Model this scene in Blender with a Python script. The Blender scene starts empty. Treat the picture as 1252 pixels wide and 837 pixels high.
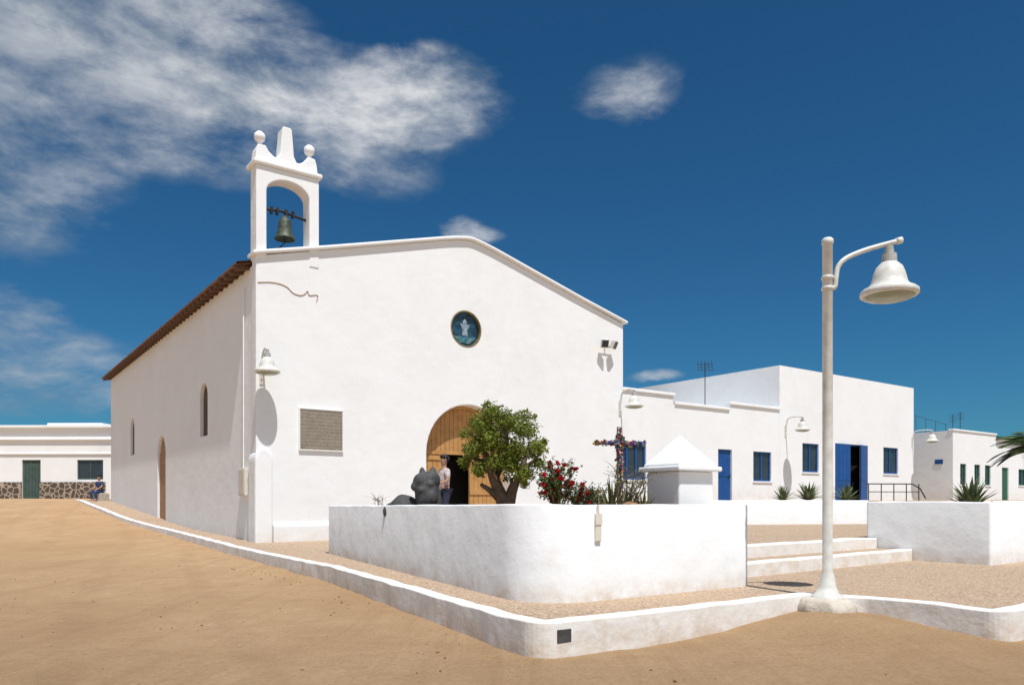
import bpy, bmesh, math, random
from mathutils import Vector, Matrix, noise
random.seed(11)
R = math.radians
F, HY, CX = 929.5, 610.0, 626.0
sc = bpy.context.scene
COL = sc.collection

# ------------------------------------------------------------------ materials
def new_mat(name):
    m = bpy.data.materials.new(name); m.use_nodes = True
    nt = m.node_tree
    b = nt.nodes['Principled BSDF']
    return m, nt, b
def N(nt, t, **kw):
    n = nt.nodes.new(t)
    for k, v in kw.items(): setattr(n, k, v)
    return n
def mixc(nt, fac, a, b, mode='MIX'):
    n = nt.nodes.new('ShaderNodeMix'); n.data_type = 'RGBA'; n.blend_type = mode
    for i, v in ((0, fac), (6, a), (7, b)):
        if isinstance(v, bpy.types.NodeSocket): nt.links.new(v, n.inputs[i])
        else: n.inputs[i].default_value = (v if i == 0 else (*v, 1))
    return n.outputs[2]
def maprange(nt, v, a, b, c=0., d=1., smooth=False):
    n = nt.nodes.new('ShaderNodeMapRange')
    if smooth: n.interpolation_type = 'SMOOTHSTEP'
    nt.links.new(v, n.inputs[0])
    for i, x in enumerate((a, b, c, d)): n.inputs[i+1].default_value = x
    return n.outputs[0]
def noise_n(nt, vec, scale, detail=5, rough=.55, dist=0.):
    n = nt.nodes.new('ShaderNodeTexNoise')
    n.inputs['Scale'].default_value = scale; n.inputs['Detail'].default_value = detail
    n.inputs['Roughness'].default_value = rough; n.inputs['Distortion'].default_value = dist
    if vec is not None: nt.links.new(vec, n.inputs['Vector'])
    return n.outputs['Fac']
def mth(nt, op, *a):
    n = nt.nodes.new('ShaderNodeMath'); n.operation = op
    for i, x in enumerate(a):
        if isinstance(x, (int, float)): n.inputs[i].default_value = x
        else: nt.links.new(x, n.inputs[i])
    return n.outputs[0]
def bumpn(nt, b, hs, strength, dist):
    n = nt.nodes.new('ShaderNodeBump'); n.inputs['Strength'].default_value = strength
    n.inputs['Distance'].default_value = dist
    nt.links.new(hs, n.inputs['Height']); nt.links.new(n.outputs[0], b.inputs['Normal'])
    return n
def simple(name, c1, c2=None, scale=4, rough=.7, bump=.15, bscale=40, metal=0., spec=.3):
    m, nt, b = new_mat(name)
    pos = N(nt, 'ShaderNodeTexCoord').outputs['Object']
    c2 = c2 or tuple(x*.75 for x in c1)
    f = maprange(nt, noise_n(nt, pos, scale), .35, .65)
    nt.links.new(mixc(nt, f, c1, c2), b.inputs['Base Color'])
    b.inputs['Roughness'].default_value = rough; b.inputs['Metallic'].default_value = metal
    b.inputs['Specular IOR Level'].default_value = spec
    if bump: bumpn(nt, b, noise_n(nt, pos, bscale, 4), bump, .02)
    return m
def plaster(name, zb=-1.2, c=(.835, .85, .855), dirt=.45, rise=.5, bump=.35, patch=.10, pscale=1.1):
    m, nt, b = new_mat(name)
    pos = N(nt, 'ShaderNodeNewGeometry').outputs['Position']
    big = maprange(nt, noise_n(nt, pos, .5, 6, .6), .42, .75)
    c0 = mixc(nt, big, c, (c[0]*.95, c[1]*.94, c[2]*.925))
    mp = N(nt, 'ShaderNodeMapping'); mp.inputs['Scale'].default_value = (2.2, 2.2, .25)
    nt.links.new(pos, mp.inputs[0])
    st = maprange(nt, noise_n(nt, mp.outputs[0], 1.6, 6, .65), .58, .82, 0, .30)
    c1 = mixc(nt, st, c0, (c[0]*.82, c[1]*.78, c[2]*.72))
    pt = maprange(nt, noise_n(nt, pos, pscale, 5, .62, .4), .56, .68, 0, patch)
    c1 = mixc(nt, pt, c1, (c[0]*.78, c[1]*.69, c[2]*.58))
    sx = N(nt, 'ShaderNodeSeparateXYZ'); nt.links.new(pos, sx.inputs[0])
    low = maprange(nt, sx.outputs[2], zb, zb+rise, 1, 0, True)
    nn = maprange(nt, noise_n(nt, pos, 3.5, 7, .65), .35, .7)
    mu2 = mth(nt, 'MULTIPLY', mth(nt, 'MULTIPLY', low, nn), dirt)
    nt.links.new(mixc(nt, mu2, c1, (.56, .42, .28)), b.inputs['Base Color'])
    b.inputs['Roughness'].default_value = .9; b.inputs['Specular IOR Level'].default_value = .15
    a = noise_n(nt, pos, 2.6, 3, .5); d = noise_n(nt, pos, 30, 5, .6)
    bumpn(nt, b, mth(nt, 'MULTIPLY_ADD', d, .13, a), bump, .035)
    return m
M = {}
M['church'] = plaster('church_plaster')
M['planter'] = plaster('planter_plaster', rise=.30, dirt=.7, bump=.6, patch=.20)
M['kerb'] = plaster('kerb_paint', zb=-1.55, rise=.42, dirt=.9, c=(.81, .805, .785), bump=.8, patch=.5, pscale=2.8)
M['far'] = plaster('far_plaster', zb=-.05, rise=.9, dirt=.35, bump=.3)
M['step'] = plaster('step_paint', zb=-1.2, rise=.8, dirt=.6, c=(.80, .79, .765), bump=.8, patch=.4, pscale=2.4)
M['tile'] = simple('clay_tile', (.15, .075, .045), (.24, .13, .08), 3, .85, .3, 25)
M['rafter'] = simple('rafter_wood', (.12, .065, .04), (.19, .105, .065), 6, .8, .3)
M['wood'] = simple('door_wood', (.52, .29, .11), (.42, .22, .075), 5, .5, .15)
M['wood_tan'] = simple('tan_wood', (.40, .22, .11), (.30, .155, .075), 5, .6, .15)
M['wood_dark'] = simple('dark_wood', (.22, .10, .05), (.15, .07, .035), 5, .6, .15)
M['dark'] = simple('doorway_shade_paint', (.012, .010, .009), None, 3, .9, 0)  # near-black colour standing in for the shade inside open doorways
M['gold'] = simple('dull_ring', (.26, .20, .08), (.16, .12, .05), 8, .6, .1)
M['glass'] = simple('dark_glass', (.02, .035, .045), (.03, .05, .07), 2, .15, 0, spec=.5)
M['dull'] = simple('dusty_glass', (.13, .10, .065), (.08, .06, .04), 6, .7, 0, spec=.15)
M['blue'] = simple('blue_paint', (.012, .085, .30), (.01, .07, .24), 3, .45, .08)
M['green'] = simple('green_paint', (.02, .10, .06), (.03, .13, .08), 3, .5, .08)
M['greendoor'] = simple('grey_green_paint', (.07, .11, .10), (.05, .085, .075), 3, .6, .1)
M['bronze'] = simple('weathered_bronze', (.10, .12, .09), (.05, .06, .045), 9, .55, .2, 30, .3)
M['iron'] = simple('dark_iron', (.04, .04, .045), None, 5, .5, .1, metal=.4)
M['lamp'] = simple('cream_metal', (.70, .70, .66), (.56, .55, .50), 7, .42, .08, 20, spec=.4)
M['fitting'] = simple('grey_fitting', (.44, .44, .43), (.3, .3, .28), 7, .5, .08, 20)
M['lglass'] = simple('lamp_glass', (.30, .33, .24), (.24, .27, .2), 5, .25, 0, spec=.5)
M['stone'] = simple('dark_stone', (.045, .045, .05), (.085, .085, .085), 7, .7, .5, 18)
M['rock'] = simple('brown_rock', (.30, .17, .09), (.20, .11, .06), 5, .9, .9, 12)
M['soil'] = simple('planter_soil', (.28, .17, .10), (.20, .12, .07), 5, .95, .8, 25)
M['concrete'] = simple('rough_concrete', (.60, .55, .47), (.42, .37, .30), 6, .9, .9, 16)
M['box'] = simple('meter_box_paint', (.70, .66, .58), (.62, .57, .48), 5, .6, .1)
M['bark'] = simple('bark', (.17, .12, .08), (.10, .07, .045), 9, .9, .8, 20)
M['stem'] = simple('thorny_stem', (.20, .17, .10), (.11, .085, .05), 9, .9, .4, 20)
def leafm(name, a, b_, rough=.5, tr=.2, dk=.6):
    m, nt, b = new_mat(name)
    g = N(nt, 'ShaderNodeNewGeometry')
    f = g.outputs['Random Per Island']
    c = mixc(nt, f, a, b_)
    n2 = maprange(nt, noise_n(nt, g.outputs['Position'], 3.5, 3), .42, .66)
    c = mixc(nt, n2, c, tuple(x*dk for x in a))
    nt.links.new(c, b.inputs['Base Color'])
    b.inputs['Roughness'].default_value = rough; b.inputs['Specular IOR Level'].default_value = .3
    t = N(nt, 'ShaderNodeBsdfTranslucent'); nt.links.new(c, t.inputs[0])
    mx = N(nt, 'ShaderNodeMixShader'); mx.inputs[0].default_value = tr
    nt.links.new(b.outputs[0], mx.inputs[1]); nt.links.new(t.outputs[0], mx.inputs[2])
    nt.links.new(mx.outputs[0], nt.nodes['Material Output'].inputs[0])
    return m
M['leaf'] = leafm('tree_leaf', (.16, .20, .022), (.28, .31, .05), .5, .35, .75)
M['leaf2'] = leafm('shrub_leaf', (.06, .11, .02), (.11, .16, .035))
M['leaf3'] = leafm('dry_leaf', (.13, .15, .05), (.20, .19, .08))
M['agave'] = leafm('agave_leaf', (.12, .17, .08), (.22, .25, .13), .55, .05)
M['palm'] = leafm('palm_leaf', (.07, .11, .035), (.13, .17, .06), .5, .15)
M['red'] = leafm('red_petal', (.60, .015, .02), (.42, .01, .02), .5, .2)
def deco():
    m, nt, b = new_mat('paper_flowers')
    g = N(nt, 'ShaderNodeNewGeometry')
    r = N(nt, 'ShaderNodeValToRGB'); r.color_ramp.interpolation = 'CONSTANT'
    cols = [(.03, .05, .20), (.45, .03, .05), (.70, .68, .64), (.05, .25, .08), (.65, .48, .04), (.25, .08, .30), (.03, .16, .50), (.65, .30, .30)]
    e = r.color_ramp.elements
    e[0].color = (*cols[0], 1); e[1].position = .125; e[1].color = (*cols[1], 1)
    for i in range(2, 8):
        x = e.new(i/8); x.color = (*cols[i], 1)
    nt.links.new(g.outputs['Random Per Island'], r.inputs[0]); nt.links.new(r.outputs[0], b.inputs['Base Color'])
    b.inputs['Roughness'].default_value = .6
    return m
M['deco'] = deco()
M['skin'] = simple('skin', (.42, .24, .16), (.38, .21, .14), 6, .6, 0)
M['hair'] = simple('black_hair', (.012, .010, .010), None, 20, .5, .2)
M['shirt'] = simple('pale_shirt', (.62, .55, .54), (.42, .34, .34), 14, .8, .2)
M['trousers'] = simple('dark_trousers', (.03, .035, .06), None, 12, .8, .2)
M['bluecloth'] = simple('navy_cloth', (.02, .04, .11), (.03, .06, .16), 12, .8, .2)
def sandm():
    m, nt, b = new_mat('sand')
    pos = N(nt, 'ShaderNodeNewGeometry').outputs['Position']
    a = maprange(nt, noise_n(nt, pos, .33, 7, .62), .36, .66)
    c = mixc(nt, a, (.60, .405, .235), (.51, .33, .180))
    md = maprange(nt, noise_n(nt, pos, 2.1, 8, .70), .44, .66, 0, .40)
    c = mixc(nt, md, c, (.43, .27, .145))
    mp = N(nt, 'ShaderNodeMapping'); mp.inputs['Rotation'].default_value = (0, 0, R(-28)); mp.inputs['Scale'].default_value = (1.6, .10, 1)
    nt.links.new(pos, mp.inputs[0])
    tr = noise_n(nt, mp.outputs[0], 1.9, 8, .68, .2)
    c = mixc(nt, maprange(nt, tr, .49, .66, 0, .5), c, (.45, .28, .15))
    # faint wheel tracks running up the street
    dt = N(nt, 'ShaderNodeVectorMath', operation='DOT_PRODUCT'); nt.links.new(pos, dt.inputs[0]); dt.inputs[1].default_value = (.90, .43, 0)
    wob = mth(nt, 'MULTIPLY', mth(nt, 'SUBTRACT', noise_n(nt, pos, .07, 0), .5), 1.6)
    t0 = mth(nt, 'ADD', mth(nt, 'ADD', dt.outputs['Value'], wob), mth(nt, 'MULTIPLY', mth(nt, 'SUBTRACT', noise_n(nt, pos, 3, 3), .5), .12))
    trk = None
    for cc_, wd in ((.68, .14), (-.85, .14), (-2.9, .15), (-4.4, .15), (-6.2, .16), (-7.8, .16)):
        d_ = mth(nt, 'ABSOLUTE', mth(nt, 'SUBTRACT', t0, cc_))
        k_ = maprange(nt, d_, wd*.6, wd*1.8, 1, 0, True)
        trk = k_ if trk is None else mth(nt, 'MAXIMUM', trk, k_)
    trk = mth(nt, 'MULTIPLY', trk, maprange(nt, noise_n(nt, pos, .9, 5), .34, .62))
    c = mixc(nt, mth(nt, 'MULTIPLY', trk, .35), c, (.43, .27, .15))
    f = maprange(nt, noise_n(nt, pos, 30, 6, .75), .44, .70, 0, .6)
    c = mixc(nt, f, c, (.38, .235, .13))
    v = N(nt, 'ShaderNodeTexVoronoi'); v.inputs['Scale'].default_value = 18; nt.links.new(pos, v.inputs['Vector'])
    vs_ = mth(nt, 'MULTIPLY', maprange(nt, v.outputs['Distance'], .10, .22, 1, 0), maprange(nt, noise_n(nt, pos, 1.7, 4), .50, .62, 0, .5))
    c = mixc(nt, vs_, c, (.32, .20, .12))
    nt.links.new(c, b.inputs['Base Color'])
    b.inputs['Roughness'].default_value = .95; b.inputs['Specular IOR Level'].default_value = .1
    h1 = noise_n(nt, pos, 4.5, 12, .80)
    h = mth(nt, 'SUBTRACT', mth(nt, 'MULTIPLY_ADD', tr, .7, h1), mth(nt, 'MULTIPLY', trk, .30))
    h = mth(nt, 'MULTIPLY_ADD', vs_, .25, h)
    bumpn(nt, b, h, .9, .11)
    return m
M['sand'] = sandm()
def gravelm():
    m, nt, b = new_mat('pebble_pavement')
    pos = N(nt, 'ShaderNodeNewGeometry').outputs['Position']
    v = N(nt, 'ShaderNodeTexVoronoi'); v.inputs['Scale'].default_value = 48; nt.links.new(pos, v.inputs['Vector'])
    sx = N(nt, 'ShaderNodeSeparateColor'); nt.links.new(v.outputs['Color'], sx.inputs[0])
    c = mixc(nt, sx.outputs[0], (.26, .175, .115), (.58, .45, .33))
    big = maprange(nt, noise_n(nt, pos, .7, 4, .55), .38, .68, 0, .35)
    c = mixc(nt, big, c, (.50, .36, .24))
    nt.links.new(c, b.inputs['Base Color']); b.inputs['Roughness'].default_value = .95; b.inputs['Specular IOR Level'].default_value = .1
    inv = maprange(nt, v.outputs['Distance'], 0, .6, 1, 0)
    bumpn(nt, b, inv, .6, .015)
    return m
M['gravel'] = gravelm()
def plaquem():
    m, nt, b = new_mat('lettered_stone')
    pos = N(nt, 'ShaderNodeTexCoord').outputs['Object']
    sp = N(nt, 'ShaderNodeSeparateXYZ'); nt.links.new(pos, sp.inputs[0])
    row = mth(nt, 'FRACT', mth(nt, 'MULTIPLY', sp.outputs[2], 10.5))
    inrow = mth(nt, 'MULTIPLY', maprange(nt, row, .05, .25), maprange(nt, row, .95, .75))
    mp = N(nt, 'ShaderNodeMapping'); mp.inputs['Scale'].default_value = (30, 1, 26); nt.links.new(pos, mp.inputs[0])
    nn = maprange(nt, noise_n(nt, mp.outputs[0], 1, 3, .8), .46, .56)
    c0 = mixc(nt, maprange(nt, noise_n(nt, pos, 5, 6, .7), .35, .65), (.34, .30, .235), (.25, .215, .165))
    c = mixc(nt, mth(nt, 'MULTIPLY', mth(nt, 'MULTIPLY', inrow, nn), .85), c0, (.12, .10, .075))
    nt.links.new(c, b.inputs['Base Color']); b.inputs['Roughness'].default_value = .85
    return m
M['plaque'] = plaquem()
def stonewallm():
    m, nt, b = new_mat('rubble_stone')
    pos = N(nt, 'ShaderNodeTexCoord').outputs['Object']
    v = N(nt, 'ShaderNodeTexVoronoi'); v.feature = 'DISTANCE_TO_EDGE'; v.inputs['Scale'].default_value = 3.2; nt.links.new(pos, v.inputs['Vector'])
    e = maprange(nt, v.outputs['Distance'], .04, .11)
    nt.links.new(mixc(nt, e, (.40, .33, .26), (.085, .065, .05)), b.inputs['Base Color']); b.inputs['Roughness'].default_value = .9
    return m
M['rubble'] = stonewallm()
def stainm():
    m, nt, b = new_mat('stained_glass')
    pos = N(nt, 'ShaderNodeTexCoord').outputs['Object']
    v = N(nt, 'ShaderNodeTexVoronoi'); v.inputs['Scale'].default_value = 6; nt.links.new(pos, v.inputs['Vector'])
    sx = N(nt, 'ShaderNodeSeparateColor'); nt.links.new(v.outputs['Color'], sx.inputs[0])
    nt.links.new(mixc(nt, sx.outputs[0], (.008, .02, .04), (.02, .09, .14)), b.inputs['Base Color'])
    b.inputs['Roughness'].default_value = .25
    return m
M['stain'] = stainm()
M['palecloth'] = simple('pale_glass', (.34, .42, .46), (.10, .18, .24), 9, .3, 0)
M['wave'] = simple('turquoise_glass', (.04, .32, .42), (.3, .44, .46), 9, .3, 0)

# ------------------------------------------------------------------ helpers
def obj(name, bm, mat, parent=None, zw=False, smooth=False, loc=None, bevel=0):
    if zw and parent: bmesh.ops.translate(bm, verts=bm.verts, vec=(0, 0, -parent.location.z))
    me = bpy.data.meshes.new(name)
    bmesh.ops.recalc_face_normals(bm, faces=bm.faces)
    bm.to_mesh(me); bm.free()
    me.materials.append(mat)
    if smooth:
        for p in me.polygons: p.use_smooth = True
    o = bpy.data.objects.new(name, me); COL.objects.link(o)
    if parent: o.parent = parent
    if loc: o.location = loc
    if bevel:
        b = o.modifiers.new('bevel', 'BEVEL'); b.width = bevel; b.segments = 2; b.limit_method = 'ANGLE'; b.angle_limit = R(40)
    return o
def tag(o, label, cat, group=None):
    o['label'] = label; o['category'] = cat
    if group: o['group'] = group
    return o
def thing(name, label, cat, loc=(0, 0, 0), rz=0, group=None):
    o = bpy.data.objects.new(name, None); COL.objects.link(o); o.empty_display_size = .2
    o.location = loc; o.rotation_euler = (0, 0, rz)
    return tag(o, label, cat, group)
def B(): return bmesh.new()
def box(bm, x0, x1, y0, y1, z0, z1):
    v = [bm.verts.new((x, y, z)) for z in (z0, z1) for x, y in ((x0, y0), (x1, y0), (x1, y1), (x0, y1))]
    for f in ((3, 2, 1, 0), (4, 5, 6, 7), (0, 1, 5, 4), (1, 2, 6, 5), (2, 3, 7, 6), (3, 0, 4, 7)):
        bm.faces.new([v[i] for i in f])
    return bm
def bxo(*a): return box(B(), *a)
def prism(bm, prof, y0, y1):
    a = [bm.verts.new((x, y0, z)) for x, z in prof]; b = [bm.verts.new((x, y1, z)) for x, z in prof]
    n = len(prof)
    bm.faces.new(a); bm.faces.new(b[::-1])
    for i in range(n):
        j = (i+1) % n; bm.faces.new((a[j], a[i], b[i], b[j]))
    return bm
def prism_x(bm, prof, x0, x1):
    a = [bm.verts.new((x0, y, z)) for y, z in prof]; b = [bm.verts.new((x1, y, z)) for y, z in prof]
    n = len(prof)
    bm.faces.new(a[::-1]); bm.faces.new(b)
    for i in range(n):
        j = (i+1) % n; bm.faces.new((a[i], a[j], b[j], b[i]))
    return bm
def slab(bm, poly, z0, z1):
    a = [bm.verts.new((x, y, z0)) for x, y in poly]; b = [bm.verts.new((x, y, z1)) for x, y in poly]
    n = len(poly)
    bm.faces.new(a[::-1]); bm.faces.new(b)
    for i in range(n):
        j = (i+1) % n; bm.faces.new((a[i], a[j], b[j], b[i]))
    bm.normal_update()
    return bm
def arch(uc, r, z0, zs, n=20):
    return [(uc-r, z0), (uc+r, z0)] + [(uc+r*math.cos(math.pi*i/n), zs+r*math.sin(math.pi*i/n)) for i in range(n+1)]
def lathe(bm, prof, c=(0, 0, 0), n=24):
    rings = []
    for r, z in prof:
        if r < 1e-5: rings.append([bm.verts.new((c[0], c[1], c[2]+z))])
        else: rings.append([bm.verts.new((c[0]+r*math.cos(2*math.pi*i/n), c[1]+r*math.sin(2*math.pi*i/n), c[2]+z)) for i in range(n)])
    for a, b in zip(rings, rings[1:]):
        for i in range(n):
            j = (i+1) % n
            if len(a) == 1 and len(b) == 1: continue
            if len(a) == 1: bm.faces.new((a[0], b[i], b[j]))
            elif len(b) == 1: bm.faces.new((a[i], a[j], b[0]))
            else: bm.faces.new((a[i], a[j], b[j], b[i]))
    return bm
def tube(bm, pts, rad, n=8, cap=True):
    pts = [Vector(p) for p in pts]
    if not hasattr(rad, '__len__'): rad = [rad]*len(pts)
    rings = []; prev = None
    for i, p in enumerate(pts):
        d = (pts[min(i+1, len(pts)-1)] - pts[max(i-1, 0)]).normalized()
        ref = prev if prev else (Vector((1, 0, 0)) if abs(d.x) < .8 else Vector((0, 1, 0)))
        a = (ref - d*ref.dot(d)).normalized(); b = d.cross(a); prev = a
        rings.append([bm.verts.new(p + (a*math.cos(2*math.pi*k/n)+b*math.sin(2*math.pi*k/n))*rad[i]) for k in range(n)])
    for a, b in zip(rings, rings[1:]):
        for k in range(n):
            j = (k+1) % n; bm.faces.new((a[k], a[j], b[j], b[k]))
    if cap: bm.faces.new(rings[0][::-1]); bm.faces.new(rings[-1])
    return bm
def curve_pts(ctrl, n=8):
    c = [Vector(p) for p in ctrl]; c = [c[0]*2-c[1]] + c + [c[-1]*2-c[-2]]
    out = []
    for i in range(1, len(c)-2):
        for k in range(n):
            t = k/n; a, b, d, e = c[i-1], c[i], c[i+1], c[i+2]
            out.append(.5*((2*b)+(-a+d)*t+(2*a-5*b+4*d-e)*t*t+(-a+3*b-3*d+e)*t**3))
    out.append(c[-2]); return out
def carve(o, cutters):
    bm = B()
    for f in cutters: f(bm)
    bmesh.ops.recalc_face_normals(bm, faces=bm.faces)
    me = bpy.data.meshes.new('cut'); bm.to_mesh(me); bm.free()
    c = bpy.data.objects.new('cut', me); COL.objects.link(c)
    pr = o.parent; o.parent = None
    md = o.modifiers.new('b', 'BOOLEAN'); md.operation = 'DIFFERENCE'; md.object = c; md.solver = 'EXACT'
    dg = bpy.context.evaluated_depsgraph_get(); dg.update()
    nm = bpy.data.meshes.new_from_object(o.evaluated_get(dg), depsgraph=dg)
    o.modifiers.clear(); o.data = nm; o.parent = pr
    bpy.data.objects.remove(c)
def bake(o):
    dg = bpy.context.evaluated_depsgraph_get(); dg.update()
    nm = bpy.data.meshes.new_from_object(o.evaluated_get(dg), depsgraph=dg)
    o.modifiers.clear(); o.data = nm
    for p in nm.polygons: p.use_smooth = True
def skin(name, V, E, rad, mat, parent=None, sub=2, loc=None):
    me = bpy.data.meshes.new(name); me.from_pydata([tuple(v) for v in V], E, [])
    me.materials.append(mat)
    o = bpy.data.objects.new(name, me); COL.objects.link(o)
    o.modifiers.new('s', 'SKIN')
    for i, d in enumerate(me.skin_vertices[0].data):
        r = rad[i]; d.radius = (r, r) if not hasattr(r, '__len__') else r
        d.use_root = (i == 0)
    s = o.modifiers.new('u', 'SUBSURF'); s.levels = sub; s.render_levels = sub
    bake(o)
    if not o.data.materials: o.data.materials.append(mat)
    if parent: o.parent = parent
    if loc: o.location = loc
    return o
def blob(name, parts, mat, parent=None, vox=.03, rough=.0, loc=None, freq=6, smi=3):
    bm = B()
    for c, r in parts:
        m = Matrix.Translation(c) @ Matrix.Diagonal((*(r if hasattr(r, '__len__') else (r, r, r)), 1))
        bmesh.ops.create_icosphere(bm, subdivisions=3, radius=1, matrix=m)
    o = obj(name, bm, mat, None, smooth=True)
    md = o.modifiers.new('r', 'REMESH'); md.mode = 'VOXEL'; md.voxel_size = vox
    s = o.modifiers.new('s', 'SMOOTH'); s.iterations = smi; s.factor = .5
    bake(o)
    if rough:
        for v in o.data.vertices: v.co += v.normal*rough*noise.noise(v.co*freq)
    if not o.data.materials: o.data.materials.append(mat)
    if parent: o.parent = parent
    if loc: o.location = loc
    return o
def fillet(poly, rad, closed=True, seg=8):
    out = []; n = len(poly)
    for i in range(n):
        r = rad[i] if hasattr(rad, '__len__') else rad
        if r <= 0 or (not closed and i in (0, n-1)): out.append(Vector(poly[i])); continue
        p = Vector(poly[i]); a = (Vector(poly[i-1])-p).normalized(); b = (Vector(poly[(i+1) % n])-p).normalized()
        ang = a.angle(b)
        if ang > R(175): out.append(p); continue
        t = r/math.tan(ang/2); c = p + (a+b).normalized()*(r/math.sin(ang/2))
        s = p+a*t-c; e = p+b*t-c
        tot = s.angle_signed(e)
        for k in range(seg+1):
            th = -tot*k/seg
            out.append(c+Vector((s.x*math.cos(th)-s.y*math.sin(th), s.x*math.sin(th)+s.y*math.cos(th))))
    return out
def resample(pts, step, closed):
    out = []; n = len(pts)
    for i in range(n if closed else n-1):
        a = pts[i]; b = pts[(i+1) % n]; k = max(1, int((b-a).length/step))
        for j in range(k): out.append(a.lerp(b, j/k))
    if not closed: out.append(pts[-1])
    return out
def normals(pts, closed):
    n = len(pts); out = []
    for i in range(n):
        a = pts[i-1] if (closed or i > 0) else pts[i]; b = pts[(i+1) % n] if (closed or i < n-1) else pts[i]
        d1 = (pts[i]-a); d2 = (b-pts[i])
        d1 = d1.normalized() if d1.length > 0 else d2.normalized(); d2 = d2.normalized() if d2.length > 0 else d1
        m = Vector((-(d1.y+d2.y), d1.x+d2.x)).normalized()
        c = max(.5, m.dot(Vector((-d1.y, d1.x)))); out.append(m/c)
    return out
def wallring(bm, pts, th, zb, zt, closed=True, bev=.035, jit=.006):
    ns = normals(pts, closed); rows = []
    for p, nn in zip(pts, ns):
        q = Vector((p.x, p.y, 0)); j = jit*noise.noise(q*2.1)*2; jz = jit*noise.noise(q*1.7+Vector((9, 0, 0)))*2
        b_ = zb(p) if callable(zb) else zb; t_ = (zt(p) if callable(zt) else zt)+jz
        prof = [(0+j, b_), (0+j, t_-bev), (bev*.3+j, t_-bev*.3), (bev+j, t_), (th-bev+j, t_), (th-bev*.3+j, t_-bev*.3), (th+j, t_-bev), (th+j, b_)]
        rows.append([bm.verts.new((p.x+nn.x*o_, p.y+nn.y*o_, z)) for o_, z in prof])
    n = len(rows)
    for i in range(n if closed else n-1):
        a, b = rows[i], rows[(i+1) % n]
        for k in range(7): bm.faces.new((a[k], b[k], b[k+1], a[k+1]))
    if not closed:
        bm.faces.new(rows[0]); bm.faces.new(rows[-1][::-1])
    return bm
def interp(x, tab):
    if x <= tab[0][0]: return tab[0][1]
    for (a, b), (c, d) in zip(tab, tab[1:]):
        if x <= c:
            return b+(d-b)*(x-a)/(c-a)
    return tab[-1][1]
UX, UY = .8096, .587
def sval(x, y): return -UY*x+UX*y
def pav(x, y): return interp(sval(x, y), [(18, -1.2), (27.5, -1.02), (32, -.82), (35, -.62), (45.8, -.06), (60, .08)])
def sandz(x, y):
    z = interp(sval(x, y), [(0, -1.55), (5.7, -1.52), (12.9, -1.46), (20, -1.36), (27.5, -1.16), (32, -.95), (35, -.74), (45.8, -.13), (52, .04), (60, .05)])
    z += .18*math.exp(-((x-3.9)**2+(y-9.0)**2)/1.6)
    return z

# ------------------------------------------------------------------ sky, sun, camera
SAZ = (.42, -.9075); SEL = 66
w = bpy.data.worlds.new('World'); sc.world = w; w.use_nodes = True
nt = w.node_tree; nt.nodes.clear()
def MA(op, *a): return mth(nt, op, *a)
tc = nt.nodes.new('ShaderNodeTexCoord'); D = tc.outputs['Generated']
sx = nt.nodes.new('ShaderNodeSeparateXYZ'); nt.links.new(D, sx.inputs[0])
sky = nt.nodes.new('ShaderNodeTexSky'); sky.sky_type = 'NISHITA'; sky.sun_disc = False
sky.sun_elevation = R(SEL); sky.sun_rotation = math.atan2(SAZ[0], SAZ[1])
sky.air_density = 1.0; sky.dust_density = .3; sky.ozone_density = 2.5
back = maprange(nt, sx.outputs[1], .25, -.45, 0, 1, True)      # unseen sky behind the viewer, brightened to fill the side walls
tcol = mixc(nt, back, (.155, .46, .65), (1.0, 1.0, 1.0))
tint = mixc(nt, 1.0, sky.outputs[0], tcol, 'MULTIPLY')
bg1 = nt.nodes.new('ShaderNodeBackground'); nt.links.new(tint, bg1.inputs[0]); bg1.inputs[1].default_value = .10
nw = nt.nodes.new('ShaderNodeTexNoise'); nt.links.new(D, nw.inputs['Vector']); nw.inputs['Scale'].default_value = 7; nw.inputs['Detail'].default_value = 4
sw = nt.nodes.new('ShaderNodeSeparateColor'); nt.links.new(nw.outputs['Color'], sw.inputs[0])
az = MA('ADD', MA('ARCTAN2', sx.outputs[0], sx.outputs[1]), MA('MULTIPLY', MA('SUBTRACT', sw.outputs[0], .5), .11))
el = MA('ADD', MA('ARCSINE', sx.outputs[2]), MA('MULTIPLY', MA('SUBTRACT', sw.outputs[1], .5), .07))
clouds = [  # px, py, half-width px, half-height px, weight
    (40, 50, 310, 150, .85), (240, 130, 290, 85, .85), (520, 122, 125, 62, 1.2), (395, 110, 160, 60, .7), (0, 220, 200, 110, .75),
    (455, 212, 100, 44, .5), (768, 108, 76, 44, .68), (566, 278, 46, 22, .9), (5, 370, 110, 32, .8),
    (50, 430, 200, 44, .6), (60, 485, 200, 38, .65), (795, 464, 48, 9, .75), (230, 0, 190, 50, .6)]
mask = None
for px, py, hw, hh, wt in clouds:
    a0 = math.atan((px-CX)/F); e0 = math.atan((HY-py)/F*math.cos(a0))
    ra = hw/F*math.cos(a0)**2; re = hh/F*math.cos(a0)
    dx = MA('DIVIDE', MA('SUBTRACT', az, a0), ra); dy = MA('DIVIDE', MA('SUBTRACT', el, e0), re)
    q_ = MA('MAXIMUM', MA('SUBTRACT', 1.0, MA('ADD', MA('MULTIPLY', dx, dx), MA('MULTIPLY', dy, dy))), 0.0)
    m_ = MA('MULTIPLY', q_, wt)
    mask = m_ if mask is None else MA('ADD', mask, m_)
mask = MA('MINIMUM', mask, 1.1)
mask = MA('MAXIMUM', mask, MA('MULTIPLY', back, .80))           # unseen bright cloud added behind the viewer as fill light
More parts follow.
